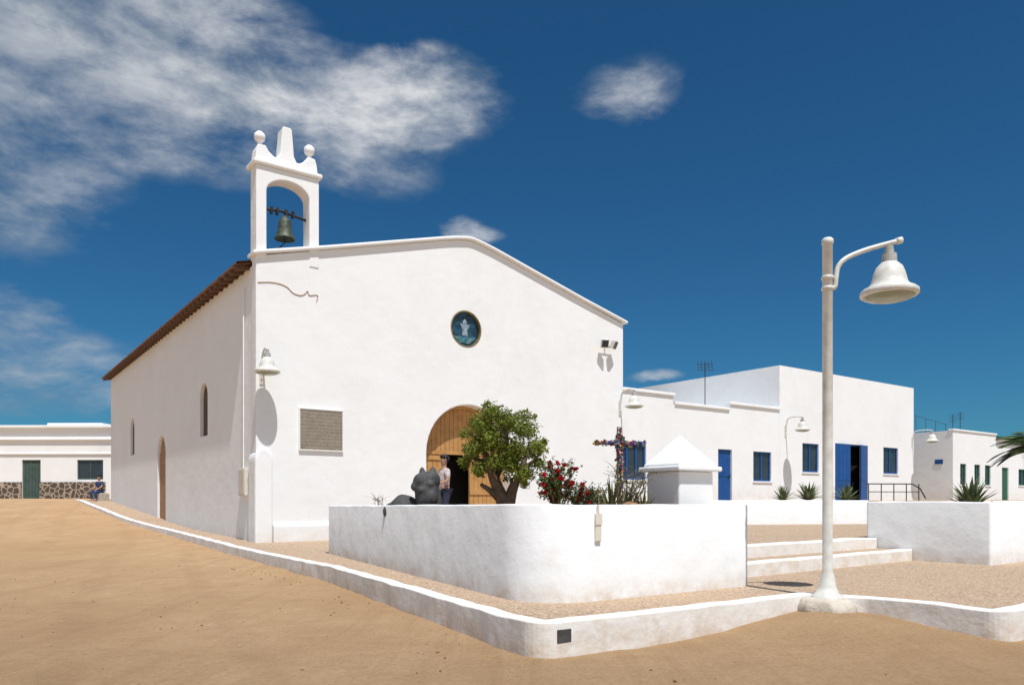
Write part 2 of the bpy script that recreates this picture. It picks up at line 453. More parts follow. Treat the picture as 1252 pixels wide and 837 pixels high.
mpw = nt.nodes.new('ShaderNodeMapping'); mpw.inputs['Scale'].default_value = (1, 1, 2.3); mpw.inputs['Rotation'].default_value = (0, R(16), 0); nt.links.new(D, mpw.inputs[0])
fb = noise_n(nt, mpw.outputs[0], 8.5, 14, .63, .15)
fb2 = noise_n(nt, mpw.outputs[0], 4.5, 8, .58, 0)
dens = MA('ADD', MA('MULTIPLY', mask, .78), MA('MULTIPLY', MA('SUBTRACT', fb, .5), 3.0))
dens = MA('MULTIPLY', dens, maprange(nt, mask, 0, .50))
dens = maprange(nt, dens, .04, 1.35, 0, .90)
side = maprange(nt, az, -.62, -.22, 0, 1, True)
shade = MA('MULTIPLY', maprange(nt, MA('MULTIPLY_ADD', dens, .45, fb2), .48, .86), MA('MULTIPLY_ADD', MA('MAXIMUM', side, back), .50, .50))
cc = mixc(nt, shade, (.23, .30, .37), (.82, .83, .84))
bg2 = nt.nodes.new('ShaderNodeBackground'); nt.links.new(cc, bg2.inputs[0]); bg2.inputs[1].default_value = .95
ms = nt.nodes.new('ShaderNodeMixShader'); nt.links.new(dens, ms.inputs[0]); nt.links.new(bg1.outputs[0], ms.inputs[1]); nt.links.new(bg2.outputs[0], ms.inputs[2])
wo = nt.nodes.new('ShaderNodeOutputWorld'); nt.links.new(ms.outputs[0], wo.inputs[0])

sl = bpy.data.lights.new('sun', 'SUN'); sl.energy = 4.8; sl.angle = R(.5); sl.color = (1, .98, .95)
so = bpy.data.objects.new('sun', sl); COL.objects.link(so)
sd = Vector((SAZ[0]*math.cos(R(SEL)), SAZ[1]*math.cos(R(SEL)), math.sin(R(SEL))))
so.rotation_euler = sd.to_track_quat('Z', 'Y').to_euler(); so.location = (0, 0, 30)
cd = bpy.data.cameras.new('camera'); co = bpy.data.objects.new('camera', cd); COL.objects.link(co); sc.camera = co
cd.sensor_width = 36; cd.lens = 36*F/1252; cd.shift_y = (HY-418.5)/1252; cd.clip_end = 3000
co.rotation_euler = (R(90), 0, 0)
sc.view_settings.view_transform = 'Standard'; sc.view_settings.look = 'None'; sc.view_settings.exposure = 0

# ------------------------------------------------------------------ ground
def axis(lo, hi, fine0, fine1, st):
    a = [lo, lo*.5, lo*.25, lo*.12]; x = fine0
    a = [v for v in a if v < fine0-2]
    while x <= fine1: a.append(x); x += st
    a += [v for v in (hi*.08, hi*.15, hi*.3, hi*.6, hi) if v > fine1+2]
    return a
xs = axis(-900, 900, -26, 10, .22); ys = axis(-60, 1400, 3, 48, .22)
bm = B(); grid = []
for y in ys:
    row = []
    for x in xs:
        z = sandz(x, y)
        if -26 <= x <= 10 and 3 <= y <= 48:
            z += .022*noise.noise(Vector((x*.8, y*.8, 0)))+.016*noise.noise(Vector((x*2.5, y*2.5, 3)))
        row.append(bm.verts.new((x, y, z)))
    grid.append(row)
for a, b in zip(grid, grid[1:]):
    for i in range(len(xs)-1): bm.faces.new((a[i], a[i+1], b[i+1], b[i]))
g = obj('ground', bm, M['sand'], smooth=True); g['kind'] = 'structure'

KP = [(-24.2, 42), (-22.8, 40), (-16.2, 31), (-11.5, 25.3), (-6.3, 17.9), (-3.3, 13.5), (.22, 7.14), (3.66, 9.42), (4.25, 9.12), (5.2, 7.95), (16, 15.8)]
kr = [0, 1.5, 6, 8, 10, 10, .26, .2, .2, .25, 0]
kf = fillet(KP, kr, closed=False)
kpts = resample(kf, .22, False)
bm = wallring(B(), kpts, .20, lambda p: sandz(p.x, p.y)-.15, lambda p: pav(p.x, p.y)+.022, closed=False, bev=.014, jit=.010)
k = obj('kerb', bm, M['kerb'], smooth=False); k['kind'] = 'structure'
ns = normals(kf, False)
inner = [(p.x+n_.x*.15, p.y+n_.y*.15) for p, n_ in zip(kf, ns)]
poly = inner + [(16, 30), (0, 40), (-14, 46)]
bm = B(); bm.faces.new([bm.verts.new((x, y, 0)) for x, y in poly]); bm.normal_update()
bmesh.ops.triangulate(bm, faces=bm.faces)
for s in range(16, 54, 1):
    gm = bm.verts[:]+bm.edges[:]+bm.faces[:]
    bmesh.ops.bisect_plane(bm, geom=gm, plane_co=Vector((-UY, UX, 0))*s, plane_no=(-UY, UX, 0))
for v in bm.verts: v.co.z = pav(v.co.x, v.co.y)
pv = obj('pavement', bm, M['gravel']); pv['kind'] = 'structure'
bm = slab(B(), [(2.15, 11.75), (7.3, 15.68), (13, 19.5), (14.5, 25), (4, 30), (-4.2, 22.2), (-3.7, 17.3)], -1.3, -.79)
pz = obj('plaza', bm, M['gravel']); pz['kind'] = 'structure'
bm = slab(B(), [(5.8, 23.75), (11.5, 24.8), (22, 22.5), (60, 30), (60, 75), (-4, 60), (4.6, 28.6)], -1.5, -.06)
pz = obj('terrace', bm, M['gravel']); pz['kind'] = 'structure'
Un = Vector((.796, .606)); Nn = Vector((-.606, .796)); A0 = Vector((2.69, 11.0))
def stp(l, d): v = A0+Un*l+Nn*d; return (v.x, v.y)
bm = slab(B(), [stp(0, .25), stp(6.45, .25), stp(6.45, .72), stp(0, .72)], -1.25, -.995)
o = obj('step_tread', bm, M['gravel']); o['kind'] = 'structure'
st = thing('stone_steps', 'two long low white painted steps between the rounded planter and the right planter', 'steps', (A0.x, A0.y, -1.2))
for d0, d1, zt in ((0, .27, -.985), (.70, 1.0, -.782)):
    pts = resample([Vector(stp(0, d0)), Vector(stp(6.5, d0))], .3, False)
    bm = wallring(B(), pts, d1-d0, -1.3, zt, closed=False, bev=.02, jit=.008)
    bmesh.ops.translate(bm, verts=bm.verts, vec=(-A0.x, -A0.y, 0))
    obj('step', bm, M['step'], st, zw=True)

# ------------------------------------------------------------------ church
OX, OY = -6.83, 20.28; ROT = math.atan2(UY, UX)
def loc_uv(u, v): return (OX+UX*u-UY*v, OY+UY*u+UX*v)
def U(px, v0=0):
    k = (px-CX)/F; ox, oy = loc_uv(0, v0); return (k*oy-ox)/(UX-k*UY)
def Zf(px, py, v0=0):
    u = U(px, v0); return (HY-py)/F*loc_uv(u, v0)[1]
def V(px):
    k = (px-CX)/F; return (OX-OY*k)/(UY+UX*k)
W_, Lc, uc = 13.54, 24.4, 6.77
ch = thing('church', 'large white gabled church with bell gable, round window and arched wooden door', 'church', (OX, OY, -1.2), ROT)
def gable(u):                                   # top of the front, softly rounded at the peak
    d = abs(u-uc); z = 8.32-.2688*d
    return z - .055*max(0, 1-d/1.1)**2*1.2
gu = [0, 2, 4, 5.6] + [uc-1.1+.2*i for i in range(12)] + [W_-5.6, W_-4, W_-2, W_]
gtop = [(u, gable(u)) for u in gu]
bm = prism(B(), [(0, -1.3), (W_, -1.3)]+gtop[::-1], 0, .35)
fw = obj('front_wall', bm, M['church'], ch, zw=True)
DR, DZS, DZ0 = 1.57, 1.43, -.80
wu, wz = U(570), Zf(570, 402)
def cyl_cut(bm): prism(bm, [(wu+.56*math.cos(i*math.pi/16), wz+1.2+.56*math.sin(i*math.pi/16)) for i in range(32)], -.3, .22)
def door_cut(bm): prism(bm, [(x, z+1.2) for x, z in arch(uc, DR, DZ0-.0, DZS)], -.3, 1.3)
carve(fw, [cyl_cut, door_cut])
b = fw.modifiers.new('bevel', 'BEVEL'); b.width = .03; b.segments = 2; b.limit_method = 'ANGLE'; b.angle_limit = R(50)
bm = prism(B(), [(.03, -1.3), (W_-.03, -1.3), (W_-.03, 6.33), (uc, 8.12), (.03, 6.33)], .35, Lc)
sw_ = obj('side_wall', bm, M['church'], ch, zw=True)
def arch_x(bm, vc, r, z0, zs, d=.28):
    prism_x(bm, [(y, z+1.2) for y, z in arch(vc, r, z0, zs, 14)], -.3, d)
cut = [lambda bm: prism(bm, [(x, z+1.2) for x, z in arch(uc, DR, DZ0, DZS)], .2, 1.6),
       lambda bm: arch_x(bm, 5.5, .48, 2.05, 3.3), lambda bm: arch_x(bm, 18.2, .48, 2.03, 3.25), lambda bm: arch_x(bm, 11.95, .75, -1.0, 1.75)]
carve(sw_, cut)
cop = [(u if 0 < u < W_ else (-.10 if u == 0 else W_+.14), z+.003) for u, z in gtop]
c = cop + [(u, z+.10) for u, z in cop[::-1]]
obj('coping', prism(B(), c, -.12, .44), M['church'], ch, zw=True, bevel=.03)
bm = B(); prism_x(bm, [(-.003, -1.3), (-.09, -1.3), (-.09, -.74), (-.06, -.66), (-.003, -.64)], .44, uc-DR-.3)
obj('plinth', bm, M['church'], ch, zw=True, bevel=.02)
bw_ = [(-.06, -1.3), (.42, -1.3), (.42, 1.02)] + [(.18+.24*math.cos(math.pi*i/12), 1.02+.34*math.sin(math.pi*i/12)) for i in range(1, 12)] + [(-.06, 1.02)]
obj('corner_buttress', prism(B(), bw_, -.13, .5), M['church'], ch, zw=True, bevel=.05)
# roof
bm = B(); nv = 108*6
for side_ in (0, 1):
    prev = None
    for i in range(nv+1):
        v = .45+(Lc+.3-.45)*i/nv
        h = .03*abs(math.cos(math.pi*i/6))
        e = (-.38 if side_ == 0 else W_+.38); ze = 6.36; zr = 6.36+.267*(uc+.38)
        r_ = [bm.verts.new((e, v, ze-.04)), bm.verts.new((e, v, ze+h)), bm.verts.new((uc, v, zr+h-.02)), bm.verts.new((uc, v, zr-.1))]
        if prev:
            for k in range(4): bm.faces.new((prev[k], r_[k], r_[(k+1) % 4], prev[(k+1) % 4]))
        prev = r_
rf = obj('roof', bm, M['tile'], ch, zw=True)
rm = B(); prism(rm, [(-.34, .07), (.03, .15), (.03, .26), (-.34, .17)], -.06, .06)
r0 = obj('rafter', rm, M['rafter'], rf, loc=(0, .7, 6.13+1.2))
for i in range(1, 46):
    r = r0.copy(); COL.objects.link(r); r.location = (0, .7+i*.525, 6.13+1.2)
# belfry
t0, t1 = .0, .62; bw = 1.75; za = 8.95; zb = 6.45; pw = .28
prof_o = [(0, zb), (pw, zb), (pw, 8.30)] + [(bw/2-(bw/2-pw)*math.cos(math.pi*i/14), 8.30+.38*math.sin(math.pi*i/14)) for i in range(1, 14)] + [(bw-pw, 8.30), (bw-pw, zb), (bw, zb), (bw, za), (0, za)]
bf = obj('belfry', prism(B(), prof_o, -.02, t1-.14), M['church'], ch, zw=True, bevel=.025)
def bsub(name, bm, mat=None, **kw):
    o = obj(name, bm, mat or M['church'], None, **kw)
    for v in o.data.vertices: v.co.z += 1.2
    o.parent = bf; return o
bsub('cornice', bxo(-.08, bw+.08, -.10, t1, za+.002, za+.13), bevel=.04)
zc = za+.132
prof = [(0, 0), (bw, 0), (bw-.03, .28), (bw-.08, .44), (bw-.28, .46), (bw-.37, .32), (bw-.50, .22), (bw/2+.27, .20), (bw/2+.19, .35), (bw/2+.165, .70), (bw/2+.135, 1.06), (bw/2+.10, 1.11), (bw/2-.10, 1.11), (bw/2-.135, 1.06), (bw/2-.165, .70), (bw/2-.19, .35), (bw/2-.27, .20), (.50, .22), (.37, .32), (.28, .46), (.08, .44), (.03, .28)]
bsub('crown', prism(B(), [(x, zc+z) for x, z in prof], .06, t1-.16), bevel=.03)
for x in (.18, bw-.18):
    bsub('finial_ball', lathe(B(), [(.09, 0), (.06, .10), (.07, .14), (.13, .19), (.15, .27), (.14, .35), (.07, .42), (0, .43)], (x, .26, zc+.44), 16), smooth=True)
tm = tube(B(), [(.15, .26, 7.88), (.75, .26, 7.93), (bw-.15, .26, 7.80)], .04, 8)
for x in (.5, .66, .9, 1.1): box(tm, x-.03, x+.03, .20, .32, 7.80, 7.98)
bsub('bell_beam', tm, M['iron'])
bsub('bell', lathe(B(), [(0, .66), (.06, .64), (.09, .58), (.15, .54), (.175, .47), (.185, .30), (.22, .14), (.275, .03), (.29, 0), (.25, 0), (.18, .25), (0, .5)], (bw/2, .26, 7.17), 24), M['bronze'], smooth=True)
bsub('clapper', tube(B(), [(bw/2, .26, 7.5), (bw/2, .26, 7.07), (bw/2-.12, .24, 6.95), (bw/2-.24, .21, 6.77)], .016, 6), M['iron'])
# round window
def ring(bm, cu, cz, r0, r1, y0, y1, n=32):
    vs = []
    for i in range(n):
        a = 2*math.pi*i/n
        vs.append([bm.verts.new((cu+r*math.cos(a), y, cz+r*math.sin(a))) for r, y in ((r1, y0), (r1, y1), (r0, y1), (r0, y0))])
    for i in range(n):
        a, b = vs[i], vs[(i+1) % n]
        for k in range(4): bm.faces.new((a[k], a[(k+1) % 4], b[(k+1) % 4], b[k]))
    return bm
rw = obj('round_window', ring(B(), wu, wz, .54, .575, -.012, .15, 40), M['gold'], ch, zw=True)
def wsub(name, bm, mat, par):
    o = obj(name, bm, mat)
    for v in o.data.vertices: v.co.z += 1.2
    o.parent = par; return o
wsub('pane', prism(B(), [(wu+.543*math.cos(i*math.pi/16), wz+.543*math.sin(i*math.pi/16)) for i in range(32)], .10, .13), M['stain'], rw)
fig = [(-.09, -.20), (.11, -.20), (.09, -.02), (.20, .16), (.07, .16), (.07, .26), (.0, .33), (-.07, .26), (-.06, .16), (-.18, .18), (-.09, -.02)]
wsub('figure', prism(B(), [(wu+x, wz+z) for x, z in fig], .08, .098), M['palecloth'], rw)
bm = B()
for i in range(4):
    tube(bm, [(wu+x_, .09, wz-.26-.05*i+.015*math.sin(x_*25+i)) for x_ in [(-.40+.06*i)+(.80-.12*i)*j/12 for j in range(13)]], .015, 5)
wsub('wave_band', bm, M['wave'], rw)
# church door
dz = DZ0
fr = B()
ap = arch(uc, DR, dz, DZS); ai = arch(uc, DR-.10, dz, DZS)
vs = [[fr.verts.new((p[0], y, p[1])) for p, y in ((a_, .40), (a_, .52), (b_, .52), (b_, .40))] for a_, b_ in zip([ap[1]]+ap[2:]+[ap[0]], [ai[1]]+ai[2:]+[ai[0]])]
for a, b in zip(vs, vs[1:]):
    for k in range(4): fr.faces.new((a[k], a[(k+1) % 4], b[(k+1) % 4], b[k]))
dr = obj('door', fr, M['wood'], ch, zw=True)
fan = B(); ri = DR-.11; nb = 18
for i in range(nb):
    x0_ = -ri+2*ri*i/nb+.006; x1_ = -ri+2*ri*(i+1)/nb-.006
    z0_ = math.sqrt(max(.0004, ri*ri-x0_*x0_)); z1_ = math.sqrt(max(.0004, ri*ri-x1_*x1_))
    prism(fan, [(uc+x0_, DZS+.10), (uc+x1_, DZS+.10), (uc+x1_, DZS+max(.101, z1_)), (uc+x0_, DZS+max(.101, z0_))], .45, .48)
box(fan, uc-ri, uc+ri, .425, .50, DZS+.0, DZS+.098)
prism(fan, [(uc+(ri)*math.cos(math.pi*i/24), DZS+.02+(ri-.03)*math.sin(math.pi*i/24)) for i in range(25)], .485, .52)
wsub('transom_panel', fan, M['wood'], dr)
def leafpanel(u0, u1, name):
    bm = B(); n = max(2, int((u1-u0)/.16)); wd = (u1-u0)/n
    for i in range(n): box(bm, u0+wd*i+.006, u0+wd*(i+1)-.006, .45, .49, dz, DZS-.002)
    for z in (dz+.05, .15, DZS-.18): box(bm, u0, u1, .42, .448, z, z+.13)
    box(bm, u0, u1, .492, .51, dz, DZS-.002)
    return wsub(name, bm, M['wood'], dr)
leafpanel(uc-DR+.11, 6.18, 'door_leaf'); leafpanel(7.05, uc+DR-.11, 'door_leaf')
obj('doorway_shade', bxo(uc-DR+.05, uc+DR-.05, 1.3, 1.34, dz, DZS+.1), M['dark'], ch, zw=True)  # dark sheet close behind the leaves, the opening's shade painted on
for vc, r, z0, zs in ((5.5, .48, 2.05, 3.3), (18.2, .48, 2.03, 3.25)):
    o = obj('side_window', prism_x(B(), arch(vc, r-.01, z0+.01, zs, 14), .14, .19), M['wood_dark'], ch, zw=True)
    wsub('pane', prism_x(B(), arch(vc, r-.09, z0+.08, zs, 14), .12, .137), M['dull'], o)
bm = B()
for i in range(8): box(bm, .11, .17, 11.22+i*.182, 11.22+i*.182+.170, -1.0, 2.35 if 1 < i < 6 else (2.15 if i in (1, 6) else 1.85))
obj('side_door', bm, M['wood_tan'], ch, zw=True)
pu0, pu1 = U(365), U(419); pz0, pz1 = Zf(392, 551), Zf(392, 500)
pq = thing('wall_plaque', 'square stone plaque with carved lettering on the church front', 'plaque', (*loc_uv((pu0+pu1)/2, 0), pz0), ROT)
hw, hh = (pu1-pu0)/2, pz1-pz0
obj('panel', bxo(-hw+.03, hw-.03, -.05, -.004, .03, hh-.03), M['plaque'], pq)
bm = B(); box(bm, -hw, hw, -.06, -.003, 0, .028); box(bm, -hw, hw, -.06, -.003, hh-.028, hh); box(bm, -hw, -hw+.028, -.055, -.003, .03, hh-.03); box(bm, hw-.028, hw, -.055, -.003, .03, hh-.03)
obj('frame', bm, M['church'], pq)
bm = B(); cu = [(315, 345), (332, 345), (345, 348), (352, 352), (358, 358), (366, 361), (372, 360), (376, 356), (378, 361), (388, 361)]
x0, y0 = loc_uv(0, 0)
tube(bm, curve_pts([(U(a), -.010, Zf(a, b_)) for i, (a, b_) in enumerate(cu)]+[(U(387), -.010, Zf(387, 369))], 4), .0095, 6)
cb = obj('wall_cable', bm, M['wood_tan']); cb.location = (x0, y0, 0); cb.rotation_euler = (0, 0, ROT)
tag(cb, 'loose brown cable wriggling along the church front below the bell gable', 'cable')
fl = thing('floodlight', 'pair of small floodlights on a bracket high on the church front at its right', 'floodlight', (*loc_uv(U(739), 0), Zf(739, 426)), ROT)
obj('bracket', tube(B(), [(-.28, -.12, .05), (.24, -.12, .05)], .02, 6), M['iron'], fl)
obj('wall_arm', tube(B(), [(0, -.002, .05), (0, -.13, .05)], .025, 6), M['iron'], fl)
for s in (-1, 1):
    def ori(bm):
        bmesh.ops.rotate(bm, verts=bm.verts, matrix=Matrix.Rotation(R(25*s), 3, 'Z') @ Matrix.Rotation(R(25), 3, 'X'))
        bmesh.ops.translate(bm, verts=bm.verts, vec=(s*.21-.02, -.24, .14)); return bm
    bm = bxo(-.12, .12, -.12, .06, -.13, .13)
    for v in bm.verts:
        if v.co.y < 0: v.co.x *= 1.25; v.co.z *= 1.2
    hd = obj('lamp_head', ori(bm), M['lamp'], fl, bevel=.02)
    obj('lens', ori(bxo(-.11, .11, -.135, -.124, -.12, .12)), M['glass'], hd)
vb = V(300); mb = thing('meter_box', 'small cream meter box low on the church side wall near the corner', 'box', (*loc_uv(.03, vb), .1), ROT)
obj('cabinet', bxo(-.14, .0-.003, -.28, .28, -.0, .75), M['box'], mb, bevel=.015)
obj('cabinet_door', bxo(-.155, -.142, -.24, .24, .05, .70), M['box'], mb, bevel=.005)
obj('conduit', tube(B(), [(-.05, .1, .75), (-.05, .1, 2.2), (-.05, .1, 5.8)], .02, 6), M['church'], mb)

# ------------------------------------------------------------------ lamps
SH = [(.0, -.205), (.095, -.205), (.115, -.225), (.150, -.26), (.178, -.33), (.196, -.40), (.208, -.455), (.245, -.50), (.30, -.525), (.330, -.55), (.334, -.60), (.31, -.62), (.28, -.612)]
def lamp_head(par, loc):
    s = obj('lamp_shade', lathe(B(), SH, (0, 0, 0), 28), M['lamp'], par, smooth=True, loc=loc)
    obj('fitting', lathe(B(), [(0, 0), (.045, 0), (.05, -.03), (.055, -.09), (.085, -.10), (.09, -.202), (0, -.202)], (0, 0, 0), 18), M['fitting'], s)
    obj('glass', lathe(B(), [(.295, -.612), (.26, -.645), (.16, -.67), (0, -.68)], (0, 0, 0), 24), M['lglass'], s, smooth=True)
def lamp_post():
    x, y = 3.86, 9.3
    t = thing('street_lamp', 'tall white street lamp post with hooked arm and bell shade at the kerb', 'street lamp', (x, y, -1.2), 0)
    obj('pole', lathe(B(), [(.19, .0), (.185, .03), (.13, .06), (.10, .14), (.078, .28), (.060, .32), (.060, 4.31), (.069, 4.32), (.069, 4.37), (.05, 4.39), (0, 4.40)], n=20), M['lamp'], t, smooth=True)
    pts = curve_pts([(.05, 0, 3.78), (.09, 0, 3.80), (.105, 0, 3.92), (.13, 0, 4.04), (.22, 0, 4.14), (.42, 0, 4.23), (.65, 0, 4.30), (.84, 0, 4.35)], 6)
    obj('arm', tube(B(), pts, .030, 10), M['lamp'], t, smooth=True)
    obj('arm_tip', tube(B(), [(.84, 0, 4.35), (.91, 0, 4.37)], .040, 10), M['lamp'], t, smooth=True)
    for z in (3.75, 3.88): obj('collar', lathe(B(), [(.062, 0), (.074, .01), (.074, .04), (.062, .05)], (0, 0, z), 18), M['lamp'], t, smooth=True)
    lamp_head(t, (.755, 0, 4.295))
    bm = lathe(B(), [(0, -.30), (.36, -.30), (.34, -.10), (.31, -.03), (.26, .005), (0, .01)], n=26)
    for v in bm.verts:
        v.co.x *= 1+.2*noise.noise(v.co*5); v.co.y *= 1+.2*noise.noise(v.co*5+Vector((3, 0, 0))); v.co.z += .02*noise.noise(v.co*7)
    obj('footing', bm, M['concrete'], t, smooth=True)
lamp_post()
def wall_lamp(u, v, z, reach, label):
    t = thing('wall_lamp', label, 'wall lamp', (*loc_uv(u, v), z), ROT, 'bell shaded lamps on the walls')
    pts = curve_pts([(0, -.03, -.75), (0, -.06, -.40), (0, -.10, -.12), (0, -.24, .03), (0, -reach*.75, .05), (0, -reach, .0)], 6)
    obj('arm', tube(B(), pts, .028, 8), M['lamp'], t, smooth=True)
    obj('bracket', bxo(-.05, .05, -.035, -.003, -.85, -.3), M['lamp'], t, bevel=.01)
    lamp_head(t, (0, -reach, .0))
wall_lamp(.14, 0, 3.93, .50, 'bell shaded lamp on the church wall at its left front corner')
VB = .8
wall_lamp(13.35, 0, 3.95, .75, 'bell shaded lamp at the right end of the church front')
wall_lamp(U(960, VB), VB, 3.75, .9, 'bell shaded lamp between the low building and the taller block')
wall_lamp(U(1116, VB)-.1, VB, 3.75, 1.1, 'bell shaded lamp at the far right end of the tall block')

# ------------------------------------------------------------------ buildings on the right
def fr_window(par, u0, u1, z0, z1, v, mat, zb, mull=1, name='window', recess=.10):
    bm = B(); y0, y1 = v+recess-.04, v+recess+.03; t = .07
    box(bm, u0, u0+t, y0, y1, z0, z1); box(bm, u1-t, u1, y0, y1, z0, z1); box(bm, u0+t, u1-t, y0, y1, z0, z0+t); box(bm, u0+t, u1-t, y0, y1, z1-t, z1)
    for i in range(mull):
        x = u0+(u1-u0)*(i+1)/(mull+1); box(bm, x-.04, x+.04, y0+.002, y1-.002, z0+t, z1-t)
    f = obj(name, bm, mat, par, zw=True)
    g_ = bxo(u0+.02, u1-.02, v+recess+.0, v+recess+.02, z0+.02, z1-.02); bmesh.ops.translate(g_, verts=g_.verts, vec=(0, 0, -par.location.z))
    obj('pane', g_, M['glass'], f)
    s = bxo(u0-.05, u1+.05, v-.05, v+recess-.045, z0-.06, z0-.003); bmesh.ops.translate(s, verts=s.verts, vec=(0, 0, -par.location.z))
    obj('sill', s, M['far'], f)
    return f
FZ = -.06
def cutbox(u0, u1, z0, z1, v, d, base):
    return lambda bm: box(bm, u0, u1, v-.3, v+d, z0-base, z1-base)
ox, oy = loc_uv(0, 0)
ua, ub_, ucn, ud = 13.0, U(823, VB), U(893, VB), U(953, VB)
lb = thing('low_building', 'long low white building with one blue door joining church and tall block', 'building', (ox, oy, FZ), ROT)
bm = prism(B(), [(ua, FZ), (ud-.002, FZ), (ud-.002, 4.12), (ucn, 4.12), (ucn, 3.86), (ub_, 3.86), (ub_, 4.20), (ua, 4.20)], VB, VB+7)
wl = obj('wall', bm, M['far'], lb, zw=True)
d0, d1 = U(878, VB), U(895, VB); zt = Zf(887, 549, VB)
w0, w1, wz0, wz1 = U(921, VB), U(943, VB), Zf(932, 588, VB), Zf(932, 552, VB)
x0_, x1_ = U(763, VB)-.3, U(790, VB)
carve(wl, [cutbox(d0, d1, FZ-.2, zt, VB, .22, FZ), cutbox(w0, w1, wz0, wz1, VB, .22, FZ), cutbox(x0_, x1_, Zf(775, 586, VB), Zf(775, 543, VB), VB, .22, FZ)])
bm = B(); n = 5; wd = (d1-d0)/n
for i in range(n): box(bm, d0+wd*i+.005, d0+wd*(i+1)-.005, VB+.09, VB+.14, FZ, zt)
box(bm, d0, d1, VB+.07, VB+.088, 1.0, 1.1); box(bm, d0, d1, VB+.145, VB+.16, FZ, zt)
dd = obj('door', bm, M['blue'], lb, zw=True)
hb = lathe(B(), [(0, .03), (.03, .02), (.03, -.02), (0, -.03)], (d1-.12, VB+.05, 1.0), 8); bmesh.ops.translate(hb, verts=hb.verts, vec=(0, 0, -FZ)); obj('handle', hb, M['iron'], dd)
fr_window(lb, w0, w1, wz0, wz1, VB, M['blue'], FZ)
fr_window(lb, x0_, x1_, Zf(775, 586, VB), Zf(775, 543, VB), VB, M['blue'], FZ, 2)
for a, b_, z in ((ua+.6, ub_+.08, 4.202), (ub_+.083, ucn-.083, 3.862), (ucn-.08, ud-.005, 4.122)):
    obj('coping', bxo(a, b_, VB-.07, VB+.3, z, z+.12), M['far'], lb, zw=True, bevel=.02)
obj('coping', bxo(ua+.6, ud-.01, VB+6.6, VB+7, 4.204, 4.30), M['far'], lb, zw=True)
tb = thing('tall_block', 'tall white flat roofed block with open blue double doors', 'building', (ox, oy, FZ), ROT)
ue = U(1117, VB); ztop = 6.2
wl = obj('wall', prism(B(), [(ud, FZ), (ue, FZ), (ue, ztop), (ud, ztop)], VB-.003, VB+9), M['far'], tb, zw=True)
a0, a1 = U(981, VB), U(1001, VB); b0, b1 = U(1021, VB), U(1061, VB); c0, c1 = U(1080, VB), U(1098, VB)
za0, za1 = Zf(991, 577, VB), Zf(991, 542, VB); zb1 = Zf(1041, 543, VB); zc0, zc1 = Zf(1089, 579, VB), Zf(1089, 547, VB)
carve(wl, [cutbox(a0, a1, za0, za1, VB, .22, FZ), cutbox(c0, c1, zc0, zc1, VB, .22, FZ), cutbox(b0, b1, FZ-.2, zb1, VB, 1.2, FZ), lambda bm: box(bm, ud+.25, ue-.25, VB+.25, VB+8.75, ztop-FZ-.45, ztop-FZ+.5)])
fr_window(tb, a0, a1, za0, za1, VB, M['blue'], FZ); fr_window(tb, c0, c1, zc0, zc1, VB, M['blue'], FZ)
obj('doorway_shade', bxo(b0+.01, b1-.01, VB+.45, VB+.48, FZ, zb1), M['dark'], tb, zw=True)  # same painted shade, on a sheet behind the double doors
def bleaf(h, dirx, ang):
    bm = B(); L = (b1-b0)*.34
    for i in range(4): box(bm, i*L/4+.005, (i+1)*L/4-.005, -.05, -.005, 0, zb1-FZ-.03)
    box(bm, 0, L, -.003, .012, 0, zb1-FZ-.03)
    box(bm, .06, L-.06, -.065, -.052, 1.0, 1.12)
    bmesh.ops.scale(bm, verts=bm.verts, vec=(dirx, 1, 1))
    bmesh.ops.rotate(bm, verts=bm.verts, matrix=Matrix.Rotation(ang, 3, 'Z'))
    bmesh.ops.translate(bm, verts=bm.verts, vec=(h, VB+.04, .01))
    obj('door_leaf', bm, M['blue'], tb)
bleaf(b0+.02, 1, R(-12)); bleaf(b1-.02, -1, R(12))
bm = B(); box(bm, b0, b0+.06, VB+.12, VB+.18, FZ, zb1); box(bm, b1-.06, b1, VB+.12, VB+.18, FZ, zb1); box(bm, b0+.06, b1-.06, VB+.12, VB+.18, zb1-.08, zb1)
obj('door_frame', bm, M['blue'], tb, zw=True)
def P2(px, Y): return ((px-CX)/F*Y, Y)
ax, ay = P2(1165, 43)
sbd = thing('flat_roofed_house', 'small white flat roofed house with green windows right of the tall block', 'house', (ax, ay, FZ), ROT)
w_ = obj('wall', bxo(0, 5.6, 0, 9, 0, 3.95), M['far'], sbd)
carve(w_, [lambda bm: box(bm, .9, 1.65, -.3, .2, .9, 2.1), lambda bm: box(bm, 2.7, 3.45, -.3, .2, .9, 2.1), lambda bm: box(bm, 4.1, 4.85, -.3, .2, .9, 2.1)])
for u0 in (.9, 2.7, 4.1):
    fr_window(sbd, u0, u0+.75, .9+FZ, 2.1+FZ, 0, M['green'], FZ)
obj('coping', bxo(-.04, 5.64, -.06, .25, 3.952, 4.05), M['far'], sbd, bevel=.02)
cx_, cy_ = P2(1212, 49)
gh = thing('green_trimmed_house', 'white house with green door and green roof edge at the far right', 'house', (cx_, cy_, FZ), ROT)
w_ = obj('wall', bxo(0, 14, 0, 8, 0, 4.0), M['far'], gh)
carve(w_, [lambda bm: box(bm, 1.6, 2.6, -.3, .2, -.2, 2.15), lambda bm: box(bm, 4.2, 5.4, -.3, .2, 1, 2.1)])
bm = B()
for i in range(5): box(bm, 1.6+i*.2+.005, 1.8+i*.2-.005, .08, .13, 0, 2.15)
obj('door', bm, M['green'], gh)
fr_window(gh, 4.2, 5.4, 1+FZ, 2.1+FZ, 0, M['green'], FZ)
obj('roof_edge', bxo(-.2, 14.2, -.25, .3, 4.002, 4.14), M['green'], gh, bevel=.02)
obj('roof_panel', bxo(-1.6, 3, 1.2, 6, 4.3, 4.36), M['green'], gh)
